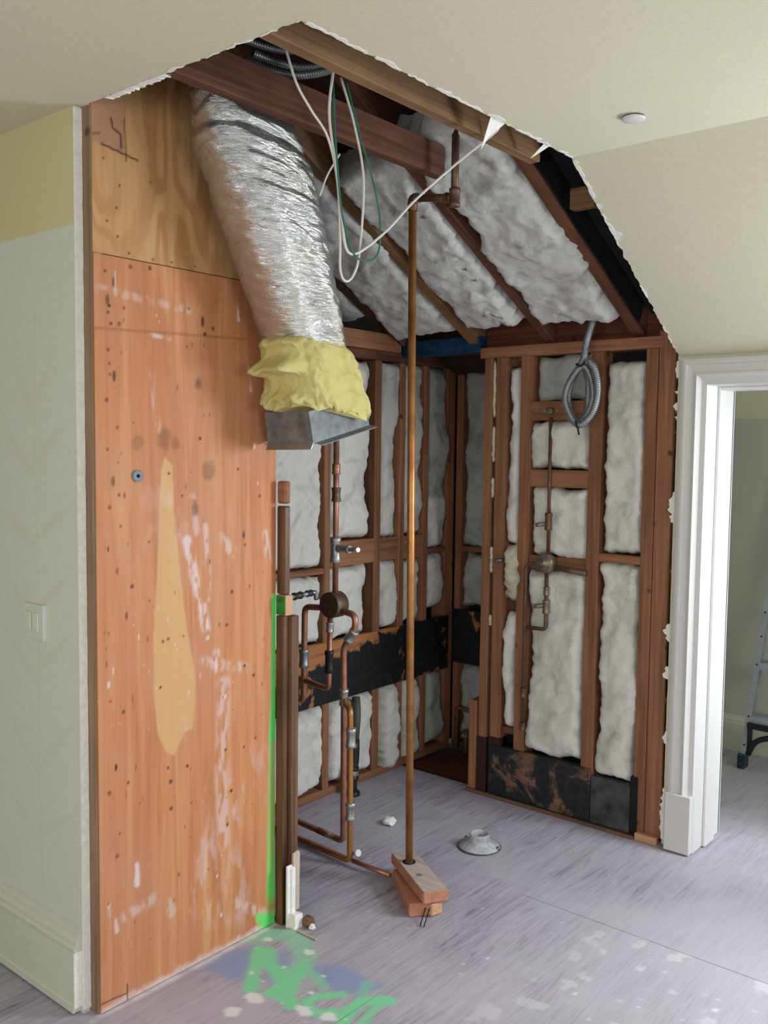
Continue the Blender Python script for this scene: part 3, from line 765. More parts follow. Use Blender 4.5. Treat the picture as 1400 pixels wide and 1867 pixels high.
# ================================================================== INSULATION
B = {'U': (0, 1, 0), 'V': (0, 0, 1)}
def lb(y0, y1, z0, z1, label, seed, rec=.012, **k):          # batt in the inner left wall, facing +X
    batt('insulation_batt', label, (XB-rec, y0, z0), (0, 1, 0), (0, 0, 1), y1-y0, z1-z0, seed=seed, **k)
lb(2.63, 2.975, 1.048, 1.98, 'wide white batt left of the shower riser, under the duct boot', 1)
lb(3.03, 3.288, 1.16, 1.98, 'white batt right of the shower riser with a dark gap along its right side', 2)
lb(3.38, 3.505, 1.155, 1.98, 'narrow white batt just left of the copper pole above the wide blocking', 3)
lb(3.56, 3.698, 1.15, 1.98, 'narrow white batt just right of the copper pole above the wide blocking', 4)
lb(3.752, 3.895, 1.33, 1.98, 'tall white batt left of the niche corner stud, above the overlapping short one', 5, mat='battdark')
lb(3.752, 3.895, 1.078, 1.345, 'short white batt overlapping the tall one beside the niche corner stud', 6, rec=.004)
lb(2.63, 2.975, .715, 1.012, 'white batt behind the small chrome spout, above the tarred board', 7)
lb(3.03, 3.285, .715, 1.035, 'white batt behind the round bronze valve with a folded corner', 8)
lb(3.38, 3.505, .715, 1.035, 'white batt left of the copper pole between blocking and tarred board', 9)
lb(3.56, 3.698, .715, 1.03, 'white batt right of the copper pole between blocking and tarred board', 10)
lb(3.752, 3.895, .76, 1.04, 'white batt left of the niche corner between thin blocking and black tar', 11)
lb(2.63, 2.975, .05, .425, 'bright white batt low beside the wall end post, under the tar', 12, bulge=.03)
lb(3.03, 3.315, .045, .425, 'loose white batt low behind the twin copper supply pipes', 13, bulge=.03)
lb(3.38, 3.51, .02, .425, 'torn white batt low, between the black drain hose and the copper pole', 14, bulge=.045, rag=.025)
lb(3.56, 3.70, .03, .43, 'narrow white batt low and directly behind the copper pole', 15)
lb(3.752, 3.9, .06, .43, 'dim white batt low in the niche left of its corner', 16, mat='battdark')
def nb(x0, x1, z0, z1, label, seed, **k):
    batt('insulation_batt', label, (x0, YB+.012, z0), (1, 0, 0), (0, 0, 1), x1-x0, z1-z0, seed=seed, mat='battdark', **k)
nb(-2.755, -2.395, 1.078, 1.98, 'tall dim batt on the niche back wall beside the framed end studs', 17)
nb(-2.755, -2.395, .76, 1.04, 'dim batt on the niche back wall just above the black tar', 18)
nb(-2.755, -2.395, .08, .455, 'dim batt low on the niche back wall behind the small pipes', 19)
def rb(x0, x1, z0, z1, label, seed, rec=.014, **k):
    batt('insulation_batt', label, (x0, YR+rec, z0), (1, 0, 0), (0, 0, 1), x1-x0, z1-z0, seed=seed, **k)
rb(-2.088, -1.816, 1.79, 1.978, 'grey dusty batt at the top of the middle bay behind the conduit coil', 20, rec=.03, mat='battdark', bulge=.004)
rb(-2.088, -1.816, 1.495, 1.698, 'white batt behind the thin riser between the two upper blocks', 21)
rb(-2.088, -1.816, 1.122, 1.414, 'white batt behind the capped side tap, above the brass valve', 22)
rb(-2.088, -1.816, .245, 1.056, 'large white batt below the brass valve in the middle bay', 23, bulge=.026)
rb(-1.750, -1.577, 1.157, 1.94, 'tall white batt in the right bay above its single block', 24, bulge=.024)
rb(-1.750, -1.577, .215, 1.114, 'tall white batt in the right bay below its single block', 25, bulge=.024)
rb(-2.212, -2.149, 1.16, 1.935, 'long narrow white batt strip between the two left studs', 26, bulge=.016, rag=.012)
batt('insulation_batt', 'puffy torn cream batt clump hanging over the narrow left gap', (-2.222, YR+.005, .90), (1, 0, 0), (0, 0, 1), .082, .25, seed=27, bulge=.03, rag=.03, mat='foam', amp=.02)
rb(-2.212, -2.149, .335, .855, 'lower narrow white batt strip between the two left studs', 28, bulge=.02, rag=.018)
# shreds stuck between the two end studs
for k, (z0, z1) in enumerate(((1.72, 1.97), (1.52, 1.68), (1.36, 1.45), (1.02, 1.14), (.78, .83))):
    bm = bmesh.new(); n = 14
    tube(bm, [(-2.281+.004*mn.noise((i*.5, k, 0)), YR+.004, z0+(z1-z0)*i/n) for i in range(n+1)], .01, 8, rf=lambda i: .0075*(1+.7*mn.noise((i*.8, k*2, 3)))*(.35 if i in (0, n) else 1))
    tag(link('insulation_shred', bm, M['foam'], smooth=True), ('tall thin insulation shred at the top between the paired end studs', 'second insulation shred from the top between the paired end studs', 'short insulation shred midway up between the paired end studs',
        'insulation shred at valve height between the paired end studs', 'lowest small insulation shred between the paired end studs')[k], 'insulation')
dV = Vector((0, -1, .51)).normalized()
def roofb(x0, x1, ylo, yhi, label, seed, off=.008, **k):
    h = (ylo-yhi)/abs(dV.y)
    batt('roof_batt', label, (x0, ylo, roofz(ylo)+off), (1, 0, 0), tuple(dV), x1-x0, h, depth=.09, seed=seed, mat='battroof', cell=.014, **k)
roofb(-1.995, -1.647, 3.43, 2.44, 'broad white roof batt between the dark right rafter and the rafter behind the pole top', 31, bulge=.03, rag=.036, amp=.014)
roofb(-2.366, -2.048, 3.42, 2.52, 'white roof batt between the pole rafter and the cable rafter', 32, bulge=.025, rag=.036, amp=.013)
roofb(-2.77, -2.425, 3.44, 2.42, 'white roof batt behind the cable loops, right of the foil duct', 33, bulge=.025, rag=.036, amp=.013)
roofb(-3.18, -2.83, 3.3, 2.3, 'white roof batt peeking past the right side of the foil duct', 34, bulge=.02, rag=.036, amp=.013)

# ================================================================== PLYWOOD
XP = -2.169
knots = [(1.482, 1.233), (1.529, 1.186), (1.588, 1.139), (1.511, 1.106), (1.892, 1.13), (1.651, 1.02), (1.706, 1.019), (1.633, 1.015), (1.842, 1.034), (1.872, 1.03), (1.945, 0.89), (1.983, 0.853), (1.498, 0.838), (1.456, 0.877), (1.992, 0.648), (1.867, 0.639), (1.942, 0.629), (1.649, 0.64), (1.719, 0.627), (1.658, 0.596), (1.472, 0.687), (1.512, 0.633), (1.451, 0.621), (1.551, 0.562), (1.89, 0.503), (1.733, 0.509), (1.659, 0.515), (1.875, 0.399), (1.483, 0.495), (1.474, 0.434), (1.686, 0.305), (1.798, 0.283), (1.623, 0.883),
         (1.452, 2.038), (1.531, 2.061), (1.595, 2.067), (1.477, 2.012), (1.459, 1.963), (1.463, 1.949), (1.459, 1.931), (1.467, 1.902), (1.494, 1.904), (1.51, 1.949), (1.73, 1.973), (1.78, 1.941), (1.819, 1.925), (1.788, 1.905), (1.722, 1.864), (1.459, 1.832), (1.462, 1.795), (1.464, 1.767), (1.477, 1.763), (1.762, 1.76), (1.453, 1.698), (1.486, 1.626), (1.454, 1.566), (1.785, 1.668), (1.769, 1.6), (1.918, 1.508), (1.487, 1.53), (1.471, 1.48), (1.656, 1.498), (1.703, 1.433), (1.489, 1.442), (1.459, 1.409), (1.587, 1.307), (1.454, 1.296), (1.493, 1.356), (1.94, 1.303), (2.007, 1.422), (1.946, 1.272)]
def ply_low(u, v):
    y = 1.416+u; z = .003+v
    pale = [(1.642, 1.547), (1.67, 1.519), (1.675, 1.345), (1.708, 1.117), (1.721, 1.034), (1.752, .881), (1.741, .732), (1.706, .732), (1.672, .675), (1.646, .686), (1.614, .746), (1.601, .877), (1.6, 1.035), (1.613, 1.207), (1.622, 1.379), (1.630, 1.504)]
    d = polyd(y, z, pale)+.012*(fbm(y*60, z*8, 2)-.5)
    R = .85*(1-sm(-.002, .004, d))
    w = np.zeros_like(y)
    def smear(pts, wd, a, s):
        nonlocal w
        nz = fbm(y*70, z*22, s)
        w = np.maximum(w, a*(1-sm(wd*.3, wd*1.3, segd(y, z, pts)))*sm(.38, .62, nz))
    smear([(1.72, 1.3), (1.74, 1.22), (1.775, 1.1), (1.79, 1.03)], .02, 1, 3); smear([(1.79, 1.34), (1.8, 1.2), (1.8, 1.12)], .012, .6, 5)
    smear([(1.83, .95), (1.835, .9)], .016, .9, 6); smear([(1.535, .39), (1.54, .33)], .012, 1, 7); smear([(1.86, .85), (1.85, .55), (1.86, .35)], .03, .55, 8)
    smear([(1.74, 1.42), (1.75, 1.33)], .02, .5, 9); smear([(1.45, .3), (1.47, .22)], .01, .8, 10); smear([(1.6, 1.78), (1.62, 1.62)], .012, .5, 11)
    smear([(1.5, .25), (1.62, .27), (1.66, .2)], .02, .45, 12); smear([(1.43, 1.99), (1.76, 1.965)], .014, .4, 13); smear([(1.6, 1.885), (1.66, 1.88)], .008, .7, 14)
    smear([(1.95, 1.85), (1.97, 1.75)], .006, .7, 15); smear([(1.78, .93), (1.95, .88)], .02, .5, 16); smear([(1.9, .14), (1.97, .09), (2.03, .05)], .02, .6, 17)
    smear([(2.03, 1.3), (2.05, 1.2)], .016, .6, 18); smear([(1.85, 1.3), (1.9, 1.25)], .02, .55, 19)
    w = np.maximum(w, .4*sm(.55, .75, fbm(y*5, z*3, 22))*sm(.42, .7, fbm(y*50, z*14, 23)))
    w = np.maximum(w, .85*sm(.84, .88, fbm(y*60, z*26, 72, 2))*sm(.48, .65, fbm(y*6, z*3, 74)))
    w = np.maximum(w, .8*(1-sm(.0, .03, v+.03*(fbm(y*50, z*50, 25)-.4))))
    g = (1-sm(.0, .014, (2.078-y)-.012-.014*sm(.9, .2, z)+.012*(fbm(y*9, z*5, 27)-.5)))*sm(1.11, 1.09, z)*sm(.04, .12, z)
    g = np.where((z < .9) & (z > .62), np.maximum(g, 0), g*(.55+.45*sm(.75, .95, z)+.4*sm(.3, .1, z)))
    g = np.maximum(g, (1-sm(.02, .05, np.hypot(y-2.05, z-.015)+.02*(fbm(y*40, z*40, 2)-.5))))
    g = np.maximum(g, .9*(1-sm(.01, .022, np.hypot((y-2.01), (z-.045))+.01*(fbm(y*40, z*40, 2)-.5))))
    k = np.zeros_like(y); rs = random.Random(3)
    for ky, kz in knots:
        r = rs.uniform(.0035, .0075); st = rs.choice((1, 1, 1, 1, 2.6))
        d = np.hypot(y-ky, (z-kz)/st); k = np.maximum(k, rs.uniform(.6, 1)*(1-sm(r*.6, r*1.1, d)))
    for cy, cz, r, a in ((1.801, 1.506, .028, .38), (1.764, 1.759, .016, .4), (1.749, 1.389, .022, .5), (1.549, 1.588, .02, .3), (1.642, 1.597, .03, .38), (1.675, 1.58, .02, .3)):
        d = np.hypot(y-cy, (z-cz)*.8)+.02*(fbm(y*60, z*60, 44)-.5); k = np.maximum(k, a*(1-sm(r*.5, r*1.1, d)))
    k = np.maximum(k, .32*(1-sm(.001, .006, np.abs(z-(1.886+.04*(y-1.43)))))*(y < 1.95))
    k = np.maximum(k, .5*(1-sm(.0, .004, np.abs(y-1.4165))))
    for _ in range(90):
        ky, kz, r = rs.uniform(1.43, 2.06), rs.uniform(.08, 2.05), rs.uniform(.0014, .0032)
        k = np.maximum(k, rs.uniform(.4, .9)*(1-sm(r*.5, r*1.2, np.hypot(y-ky, (z-kz)/rs.choice((1, 1, 2.5, 4))))))
    k = np.maximum(k, .8*(1-sm(.001, .004, segd(y, z, [(1.417, .03), (1.502, .024)])))); k = np.maximum(k, .8*(1-sm(.001, .004, segd(y, z, [(1.503, .0), (1.503, .05)]))))
    return R, np.clip(w, 0, 1)*.85, g, k
tag(sheet('plywood_panel', (XP, 1.416, .003), (0, 1, 0), (0, 0, 1), (1, 0, 0), .662, 2.077, .013, .0042, M['ply'], ply_low), 'tall orange plywood sheet with nail holes, pale wedge stain and green sprayed edge', 'panel')
def ply_up(u, v):
    y = 1.416+u; z = 2.083+v
    f = fbm(y*5.5+3, z*1.7, 51, 3)+.12*fbm(y*30, z*8, 52)
    s = .5+.5*np.sin(f*42); a = .72*sm(.25, .85, s)*(.5+.5*sm(.3, .6, fbm(y*4, z*3, 57)))
    # rough old cut-out near the top corner
    pin = polyd(y, z, [(1.412, 2.62), (1.412, 2.37), (1.445, 2.365), (1.515, 2.352), (1.52, 2.62)])
    G_ = .9*(1-sm(-.002, .004, pin))*(.7+.6*fbm(y*40, z*30, 61))
    k = np.zeros_like(y)
    for ky, kz in ((1.493, 2.135), (1.528, 2.097), (1.606, 2.093), (1.67, 2.095), (1.753, 2.096), (1.45, 2.33), (1.5, 2.27), (1.49, 2.21), (1.46, 2.17), (1.6, 2.3), (1.9, 2.27)):
        k = np.maximum(k, .9*(1-sm(.002, .005, np.hypot(y-ky, z-kz))))
    k = np.maximum(k, .95*(1-sm(.001, .004, segd(y, z, [(1.445, 2.366), (1.56, 2.349)]))))
    k = np.maximum(k, .85*(1-sm(.001, .003, segd(y, z, [(1.518, 2.45), (1.52, 2.34)]))))
    k = np.maximum(k, .9*(1-sm(.001, .0045, segd(y, z, [(1.475, 2.44), (1.48, 2.415), (1.505, 2.405), (1.506, 2.37)]))))
    k = np.maximum(k, .6*(1-sm(.001, .004, segd(y, z, [(1.418, 2.385), (1.44, 2.392)]))))
    return a*.75, G_, 0*y, k
tag(sheet('plywood_panel', (XP-.0015, 1.416, 2.083), (0, 1, 0), (0, 0, 1), (1, 0, 0), .664, .52, .012, .0042, M['ply2'], ply_up), 'yellow pine plywood sheet with wavy grain at the top of the stub wall', 'panel')
t = thing('screw_washer', 'round grey plastic washer screwed to the orange plywood', 'washer', (XP, 1.548, 1.493))
bm = bmesh.new(); rg = []
for r, h in ((.0165, 0), (.0165, .005), (.0135, .0065), (.006, .006), (.005, .004)):
    rg.append([bm.verts.new((XP+h, 1.548+r*math.cos(a*PI/12), 1.493+r*math.sin(a*PI/12))) for a in range(24)])
for a, b in zip(rg, rg[1:]):
    for k in range(24): bm.faces.new((a[k], a[(k+1) % 24], b[(k+1) % 24], b[k]))
bm.faces.new(rg[-1]); link('disc', bm, M['rosette'], t)
bm = bmesh.new(); tube(bm, [(XP+.004, 1.548, 1.493), (XP+.007, 1.548, 1.493)], .0042, 10); link('screw_head', bm, M['hole'], t)

# ================================================================== WALL END POSTS
t = thing('end_post', 'tall dark glue-stained post at the far edge of the orange plywood', 'post', (-2.146, 2.11, 0))
bm = bmesh.new(); box(bm, -2.168, -2.135, 2.079, 2.105, .0, 1.032, .002); link('post', bm, M['post_z'], t)
bm = bmesh.new(); box(bm, -2.168, -2.121, 2.106, 2.138, .012, 1.03, .002); link('side_board', bm, M['grey_z'], t)
t = thing('wood_block', 'sawn block above the end post with a green sprayed face', 'block', (-2.146, 2.1, 1.0345))
bm = bmesh.new(); box(bm, -2.168, -2.126, 2.081, 2.115, 1.0345, 1.1, .002); link('block', bm, M['pale_z'], t)
bm = bmesh.new(); box(bm, -2.168, -2.1275, 2.0795, 2.081, 1.036, 1.098); 
gm = plain('green_spray_on_wood', '#3c8c3a', .6, var=.3, scale=30); link('spray_paint', bm, gm, t)
tag(lumber('glued_board', -2.168, -2.131, 2.08, 2.108, 1.103, 1.388, 'post_z', None, .004), 'short brown board with glossy glue smears under the topmost block', 'board')
tag(lumber('wood_block', -2.168, -2.127, 2.079, 2.106, 1.396, 1.468, 'stud_x', None, .006), 'topmost small block above the glued board at the plywood edge', 'block')
t = thing('plaster_scrap', 'pale splintered drywall and lath scraps leaning at the foot of the end post', 'scrap', (-2.11, 2.12, 0))
for k, (x0, x1, y0, y1, z0, z1, m) in enumerate(((-2.119, -2.1135, 2.082, 2.104, .0, .21, 'plaster_edge'), (-2.119, -2.112, 2.108, 2.135, .05, .243, 'scrap_z'), (-2.118, -2.108, 2.10, 2.112, .0, .20, 'plaster_edge'), (-2.12, -2.085, 2.09, 2.125, .0, .045, 'plaster_edge'))):
    bm = bmesh.new(); vs = box(bm, x0, x1, y0, y1, z0, z1)
    for v in vs: v.co += Vector((.003*mn.noise(v.co*90), .004*mn.noise(v.co*70+Vector((3, 1, 2))), .012*mn.noise(v.co*50) if v.co.z > .04 else 0))
    link('splinter', bm, M[m], t)
def chunk(label, loc, r, sq, mat, seed, name='plaster_chip'):
    bm = bmesh.new(); bmesh.ops.create_icosphere(bm, subdivisions=2, radius=r)
    for v in bm.verts:
        v.co *= 1+.5*mn.noise(v.co/r*1.3+Vector((seed, 0, 0))); v.co.z *= sq
    zmin = min(v.co.z for v in bm.verts)
    bmesh.ops.translate(bm, verts=bm.verts, vec=Vector(loc)+Vector((0, 0, -zmin)))
    return tag(link(name, bm, M[mat]), label, 'debris')
chunk('white plaster chip on the floor left of the copper pole foot', (-2.392, 2.955, 0), .028, .55, 'plaster_edge', 3)
chunk('brown crumbled plaster lump beside the end post foot', (-2.07, 2.135, 0), .02, .9, 'grey_x', 5)
chunk('small white plaster crumb beside the end post foot', (-2.045, 2.13, 0), .011, .8, 'plaster_edge', 9)
tag(lumber('wood_splinter', -2.075, -1.985, 2.085, 2.093, 0, .006, 'scrap'), 'thin pale wood splinter on the floor by the end post', 'splinter')

# ================================================================== FOIL DUCT
t = thing('flexible_duct', 'foil wrapped flexible duct hanging from the ceiling with a yellow insulation collar', 'duct', (-2.02, 2.13, 1.57))
keys = [(2.60, 1.778, -2.035, .10, .135), (2.5, 1.815, -2.03, .106, .155), (2.4, 1.85, -2.025, .125, .178), (2.25, 1.905, -2.02, .128, .172), (2.05, 1.99, -2.02, .122, .148), (1.9, 2.05, -2.02, .114, .13), (1.82, 2.085, -2.02, .105, .12)]
kz = [k[0] for k in keys][::-1]; ki = lambda z, j: float(np.interp(z, kz, [k[j] for k in keys][::-1]))
bm = bmesh.new(); NR, SG = 170, 72; rings = []
for i in range(NR+1):
    z = 2.60-(2.60-1.82)*i/NR; cy, cx, rx, ry = ki(z, 1), ki(z, 2), ki(z, 3), ki(z, 4)
    s = i/NR
    pin = 1-.07*math.exp(-((z-2.435)/.012)**2)-.04*math.exp(-((z-2.30)/.012)**2)
    ring = []
    for k in range(SG):
        a = 2*PI*k/SG; ca, sa = math.cos(a), math.sin(a); e = 2/2.5
        px = math.copysign(abs(ca)**e, ca)*rx; py = math.copysign(abs(sa)**e, sa)*ry
        q = Vector((ca*1.1, sa*1.1, 0))
        wr_ = mn.noise((ca*2.2, sa*2.2, z*42+1.2*mn.noise((ca*3, sa*3, z*6))))*.9+.45*mn.noise((ca*5+3, sa*5, z*70))+.16*mn.noise((ca*14, sa*14, z*60))
        f = pin*(1+(.062-.04*s)*wr_+.05*mn.noise((ca*1.6, sa*1.6, z*9)))
        ring.append(bm.verts.new((cx+px*f, cy+py*f, z-.12*(py*f))))
    rings.append(ring)
for a, b in zip(rings, rings[1:]):
    for k in range(SG):
        f = bm.faces.new((a[k], b[k], b[(k+1) % SG], a[(k+1) % SG])); f.smooth = True
bm.faces.new(rings[0]); bm.faces.new(list(reversed(rings[-1])))
link('foil_sleeve', bm, M['foil'], t)
# yellow fibreglass collar
bm = bmesh.new(); NR, SG = 34, 110; rings = []
for i in range(NR+1):
    s = i/NR; ring = []
    for k in range(SG):
        a = 2*PI*k/SG; ca, sa = math.cos(a), math.sin(a); e = 2/3.2
        z = 1.885-.195*s; cy = 2.065+.06*s; rx = .118+.012*s; ry = .135+.022*s
        n = mn.noise((ca*3, sa*3, s*3))+.7*mn.noise((ca*7, sa*7, s*7))+.5*mn.noise((ca*16, sa*16, s*13))+.35*mn.noise((ca*34, sa*34, s*26))
        f = 1+.055*n
        edge = (1-min(1, min(s, 1-s)/.12))
        f *= 1-.05*edge
        px = math.copysign(abs(ca)**e, ca)*rx*f; py = math.copysign(abs(sa)**e, sa)*ry*f
        tatter = .022*(mn.noise((ca*8, sa*8, 40))+.9*mn.noise((ca*25, sa*25, 50)))
        zz = z-(tatter*s)-(.012*mn.noise((ca*7, sa*7, 9))*(1-s)) - .13*py
        # tufts that stick out on the plywood side
        tf = math.exp(-((sa+.95)/.1)**2)*(ca > -.6)*(math.exp(-((s-.42)/.1)**2)*.075+math.exp(-((s-.92)/.07)**2)*.045+math.exp(-((s-.08)/.07)**2)*.02)
        ring.append(bm.verts.new((-2.02+px, cy+py-tf, zz-tf*.35)))
    rings.append(ring)
for a, b in zip(rings, rings[1:]):
    for k in range(SG):
        f = bm.faces.new((a[k], b[k], b[(k+1) % SG], a[(k+1) % SG])); f.smooth = True
bm.faces.new(rings[0]); bm.faces.new(list(reversed(rings[-1])))
link('insulation_collar', bm, M['yellow'], t)
# sheet metal boot
bt = Matrix.Translation((-2.035, 2.138, 1.615)) @ Matrix.Rotation(math.radians(13), 4, 'X')
bm = bmesh.new(); hx, hy = .098, .132
def quad(pts): return bm.faces.new([bm.verts.new(bt @ Vector(p)) for p in pts])
T0, B0 = .10, 0
for a, b in (((-hx, -hy), (hx, -hy)), ((hx, -hy), (hx, hy)), ((hx, hy), (-hx, hy)), ((-hx, hy), (-hx, -hy))):
    quad(((a[0], a[1], B0), (b[0], b[1], B0), (b[0]*.97, b[1]*.97, T0), (a[0]*.97, a[1]*.97, T0)))
b1 = link('boot', bm, M['boot'], t); b1.modifiers.new('s', 'SOLIDIFY').thickness = .003
bm = bmesh.new()
quad(((hx-.001, -hy+.01, .004), (hx+.022, -hy+.015, -.004), (hx+.022, hy+.01, -.002), (hx-.001, hy+.005, .006)))
quad(((-hx, -hy+.001, .004), (hx, -hy+.001, .004), (hx, -hy-.012, -.012), (-hx, -hy-.012, -.016)))
quad(((-hx+.001, -hy, .003), (-hx-.018, -hy, -.003), (-hx-.018, hy, -.003), (-hx+.001, hy, .003)))
f_ = link('flange', bm, M['galv'], b1); f_.modifiers.new('s', 'SOLIDIFY').thickness = .0025

# ================================================================== PLUMBING: shower supply in line with the stub wall
Y = 2.62
t = thing('shower_plumbing', 'copper shower supply assembly with round bronze valve and twin risers', 'plumbing', (-2.41, Y, 0))
pipe('riser_pipe', [(-2.405, Y, 1.0), (-2.405, Y, 1.72)], .0115, 'copper', t)
fitting('coupling', (-2.404, Y, 1.37), (-2.404, Y, 1.425), .0165, 'bronze', t)
fitting('reducer', (-2.405, Y, 1.475), (-2.405, Y, 1.515), .0155, 'copper', t, .05)
tt = fitting('tee', (-2.406, Y, 1.135), (-2.406, Y, 1.235), .0195, 'solder', t)
fitting('side_outlet', (-2.392, Y, 1.192), (-2.33, Y, 1.192), .015, 'solder', tt)
pipe('spout_stub', [(-2.335, Y, 1.192), (-2.272, Y-.02, 1.197)], .009, 'solder', tt)
bm = bmesh.new()
yv = [Y-.03, Y-.029, Y-.026, Y+.03, Y+.034]; rv = [.047, .0495, .0505, .0505, .046]
tube(bm, [(-2.411, y, .972) for y in yv], .05, 32, rf=lambda i: rv[i]); link('valve_body', bm, M['bronze'], t)
pipe('hot_pipe', [(-2.44, Y, .955), (-2.568, Y, .945), (-2.572, Y, .565), (-2.68, Y, .565)], .0125, 'copper', t, .028)
fitting('coupling', (-2.5715, Y, .70), (-2.571, Y, .775), .0185, 'galv', t)
pipe('lower_pipe', [(-2.431, Y, .94), (-2.435, Y, .635), (-2.68, Y, .66)], .0105, 'copper', t, .022)
fitting('coupling', (-2.434, Y, .70), (-2.434, Y, .79), .0165, 'blackpipe', t); fitting('coupling', (-2.432, Y, .86), (-2.432, Y, .9), .0145, 'solder', t, .05)
pipe('cold_pipe', [(-2.372, Y, .952), (-2.300, Y, .945), (-2.301, Y, .885), (-2.355, Y-.005, .815), (-2.355, Y, .62), (-2.352, Y, .048), (-2.70, Y+.03, .048)], .0125, 'copper', t, .03)
fitting('union', (-2.302, Y, .885), (-2.335, Y-.003, .84), .018, 'solder', t)
fitting('tee', (-2.355, Y, .585), (-2.355, Y, .65), .0165, 'solder', t)
pipe('branch_pipe', [(-2.345, Y, .61), (-2.318, Y-.03, .60), (-2.268, Y-.06, .60), (-2.263, Y-.06, .018), (-2.70, Y-.04, .018)], .012, 'copper_pole', t, .025)
fitting('coupling', (-2.264, Y-.06, .455), (-2.264, Y-.06, .53), .018, 'solder', t); fitting('coupling', (-2.263, Y-.06, .175), (-2.263, Y-.06, .245), .018, 'solder', t)
pipe('floor_pipe', [(-2.25, Y-.06, .022), (-2.066, Y-.06, .022)], .0085, 'copper', t)
pipe('verdigris_sleeve', [(-2.50, Y+.013, .048), (-2.40, Y+.005, .048)], .0132, 'verdigris', t)
bm = bmesh.new(); tube(bm, [(-2.238, Y-.05, .052), (-2.228, Y-.052, .056)], .013, 14); link('white_cap', bm, M['white'], t)
pipe('cap_stem', [(-2.262, Y-.058, .045), (-2.236, Y-.05, .052)], .006, 'chrome', t)

t = thing('spout_pipe', 'short chrome spout poking out above the end post', 'pipe', (-2.15, 2.12, 1.09))
pipe('arm', [(-2.15, 2.116, 1.087), (-2.148, 2.243, 1.092), (-2.147, 2.246, 1.066)], .0085, 'chrome', t, .018)
fitting('nipple', (-2.15, 2.14, 1.088), (-2.149, 2.175, 1.0895), .0115, 'blackpipe', t); fitting('elbow_collar', (-2.149, 2.20, 1.0905), (-2.148, 2.222, 1.091), .0105, 'blackpipe', t)

t = thing('copper_pole', 'tall bare copper pipe standing upright in a wood block, elbowed at its top', 'pipe', (-1.992, 2.575, .0925))
pipe('pole', [(-1.992, 2.575, .0925), (-1.958, 2.50, 2.385)], .0135, 'copper_pole', t)
pipe('elbow', [(-1.9585, 2.501, 2.37), (-1.958, 2.50, 2.412), (-1.925, 2.492, 2.406)], .0172, 'copper_dark', t, .03)
pipe('arm', [(-1.935, 2.494, 2.408), (-1.755, 2.452, 2.372)], .0125, 'copper_dark', t)
fitting('coupling', (-1.79, 2.461, 2.379), (-1.762, 2.454, 2.373), .0155, 'bronze', t)
pipe('upright', [(-1.75, 2.45, 2.35), (-1.75, 2.45, 2.592)], .0125, 'copper_dark', t)
fitting('tee', (-1.75, 2.45, 2.342), (-1.75, 2.45, 2.40), .0165, 'copper_dark', t)

def rot_block(name, cx, cy, ang, L, W, z0, z1, mat, parent, dy=0, dx=0):
    bm = bmesh.new(); box(bm, -L/2+dx, L/2+dx, -W/2, W/2, 0, z1-z0, .004)
    bmesh.ops.rotate(bm, verts=bm.verts, cent=(0, 0, 0), matrix=Matrix.Rotation(ang, 3, 'Z'))
    bmesh.ops.translate(bm, verts=bm.verts, vec=(cx, cy, z0)); bm.normal_update()
    if mat == 'blk_top':
        for f in bm.faces: f.material_index = 0 if f.normal.z > .9 else 1
        return link(name, bm, None, parent, mats=[M['blk_top'], M['blk_side']])
    return link(name, bm, M[mat], parent)
A_ = math.atan2(-.173, .282)
t = thing('wood_block', 'dusty red wood block drilled for the copper pole, upper of two on the floor', 'block', (-1.93, 2.54, .048))
rot_block('block', -1.925, 2.545, A_, .33, .092, .05, .09, 'blk_top', t)
bm = bmesh.new(); lathe(bm, [(.0155, .0902), (.024, .0905), (.024, .0915), (.0155, .0915)], -1.992, 2.575, 16); link('drill_hole', bm, M['hole'], t)
t = thing('wood_block', 'lower red wood block lying askew under the drilled block', 'block', (-1.93, 2.52, 0))
rot_block('block', -1.93, 2.515, A_-.13, .27, .085, 0, .047, 'blk_side', t)
rot_block('splintered_end', -1.815, 2.475, A_+.3, .06, .05, .004, .046, 'pale_x', t)
for dx, dy in ((0, 0), (.012, .006)):
    pipe('nail', [(-1.815+dx, 2.44+dy, .03), (-1.785+dx, 2.37+dy, .004)], .0018, 'hole', t, seg=6)

# floor flange
t = thing('drain_flange', 'dusty grey round drain flange with a raised collar on the floor', 'flange', (-1.985, 3.02, 0))
bm = bmesh.new(); rg = lathe(bm, [(.0, .0), (.083, .0), (.083, .006), (.078, .009), (.068, .015), (.052, .021), (.044, .026), (.04, .045), (.039, .056), (.036, .057), (.033, .055), (.032, .03), (.0, .03)], -1.985, 3.02, 40, jit=.03)
link('ring', bm, M['galv'] if 0 else plain('dusty_grey_flange', '#b3b6be', .75, var=.22, scale=38, bump=.4), t)
bm = bmesh.new(); lathe(bm, [(.084, .001), (.087, .004), (.084, .007)], -1.985, 3.02, 40); link('rim', bm, M['greypipe'], t)
for a in (2.9, .2): 
    bm = bmesh.new(); tube(bm, [(-1.985+.079*math.cos(a), 3.02+.079*math.sin(a), .004), (-1.985+.079*math.cos(a), 3.02+.079*math.sin(a), .016)], .006, 8); link('bolt', bm, M['chrome'], t)

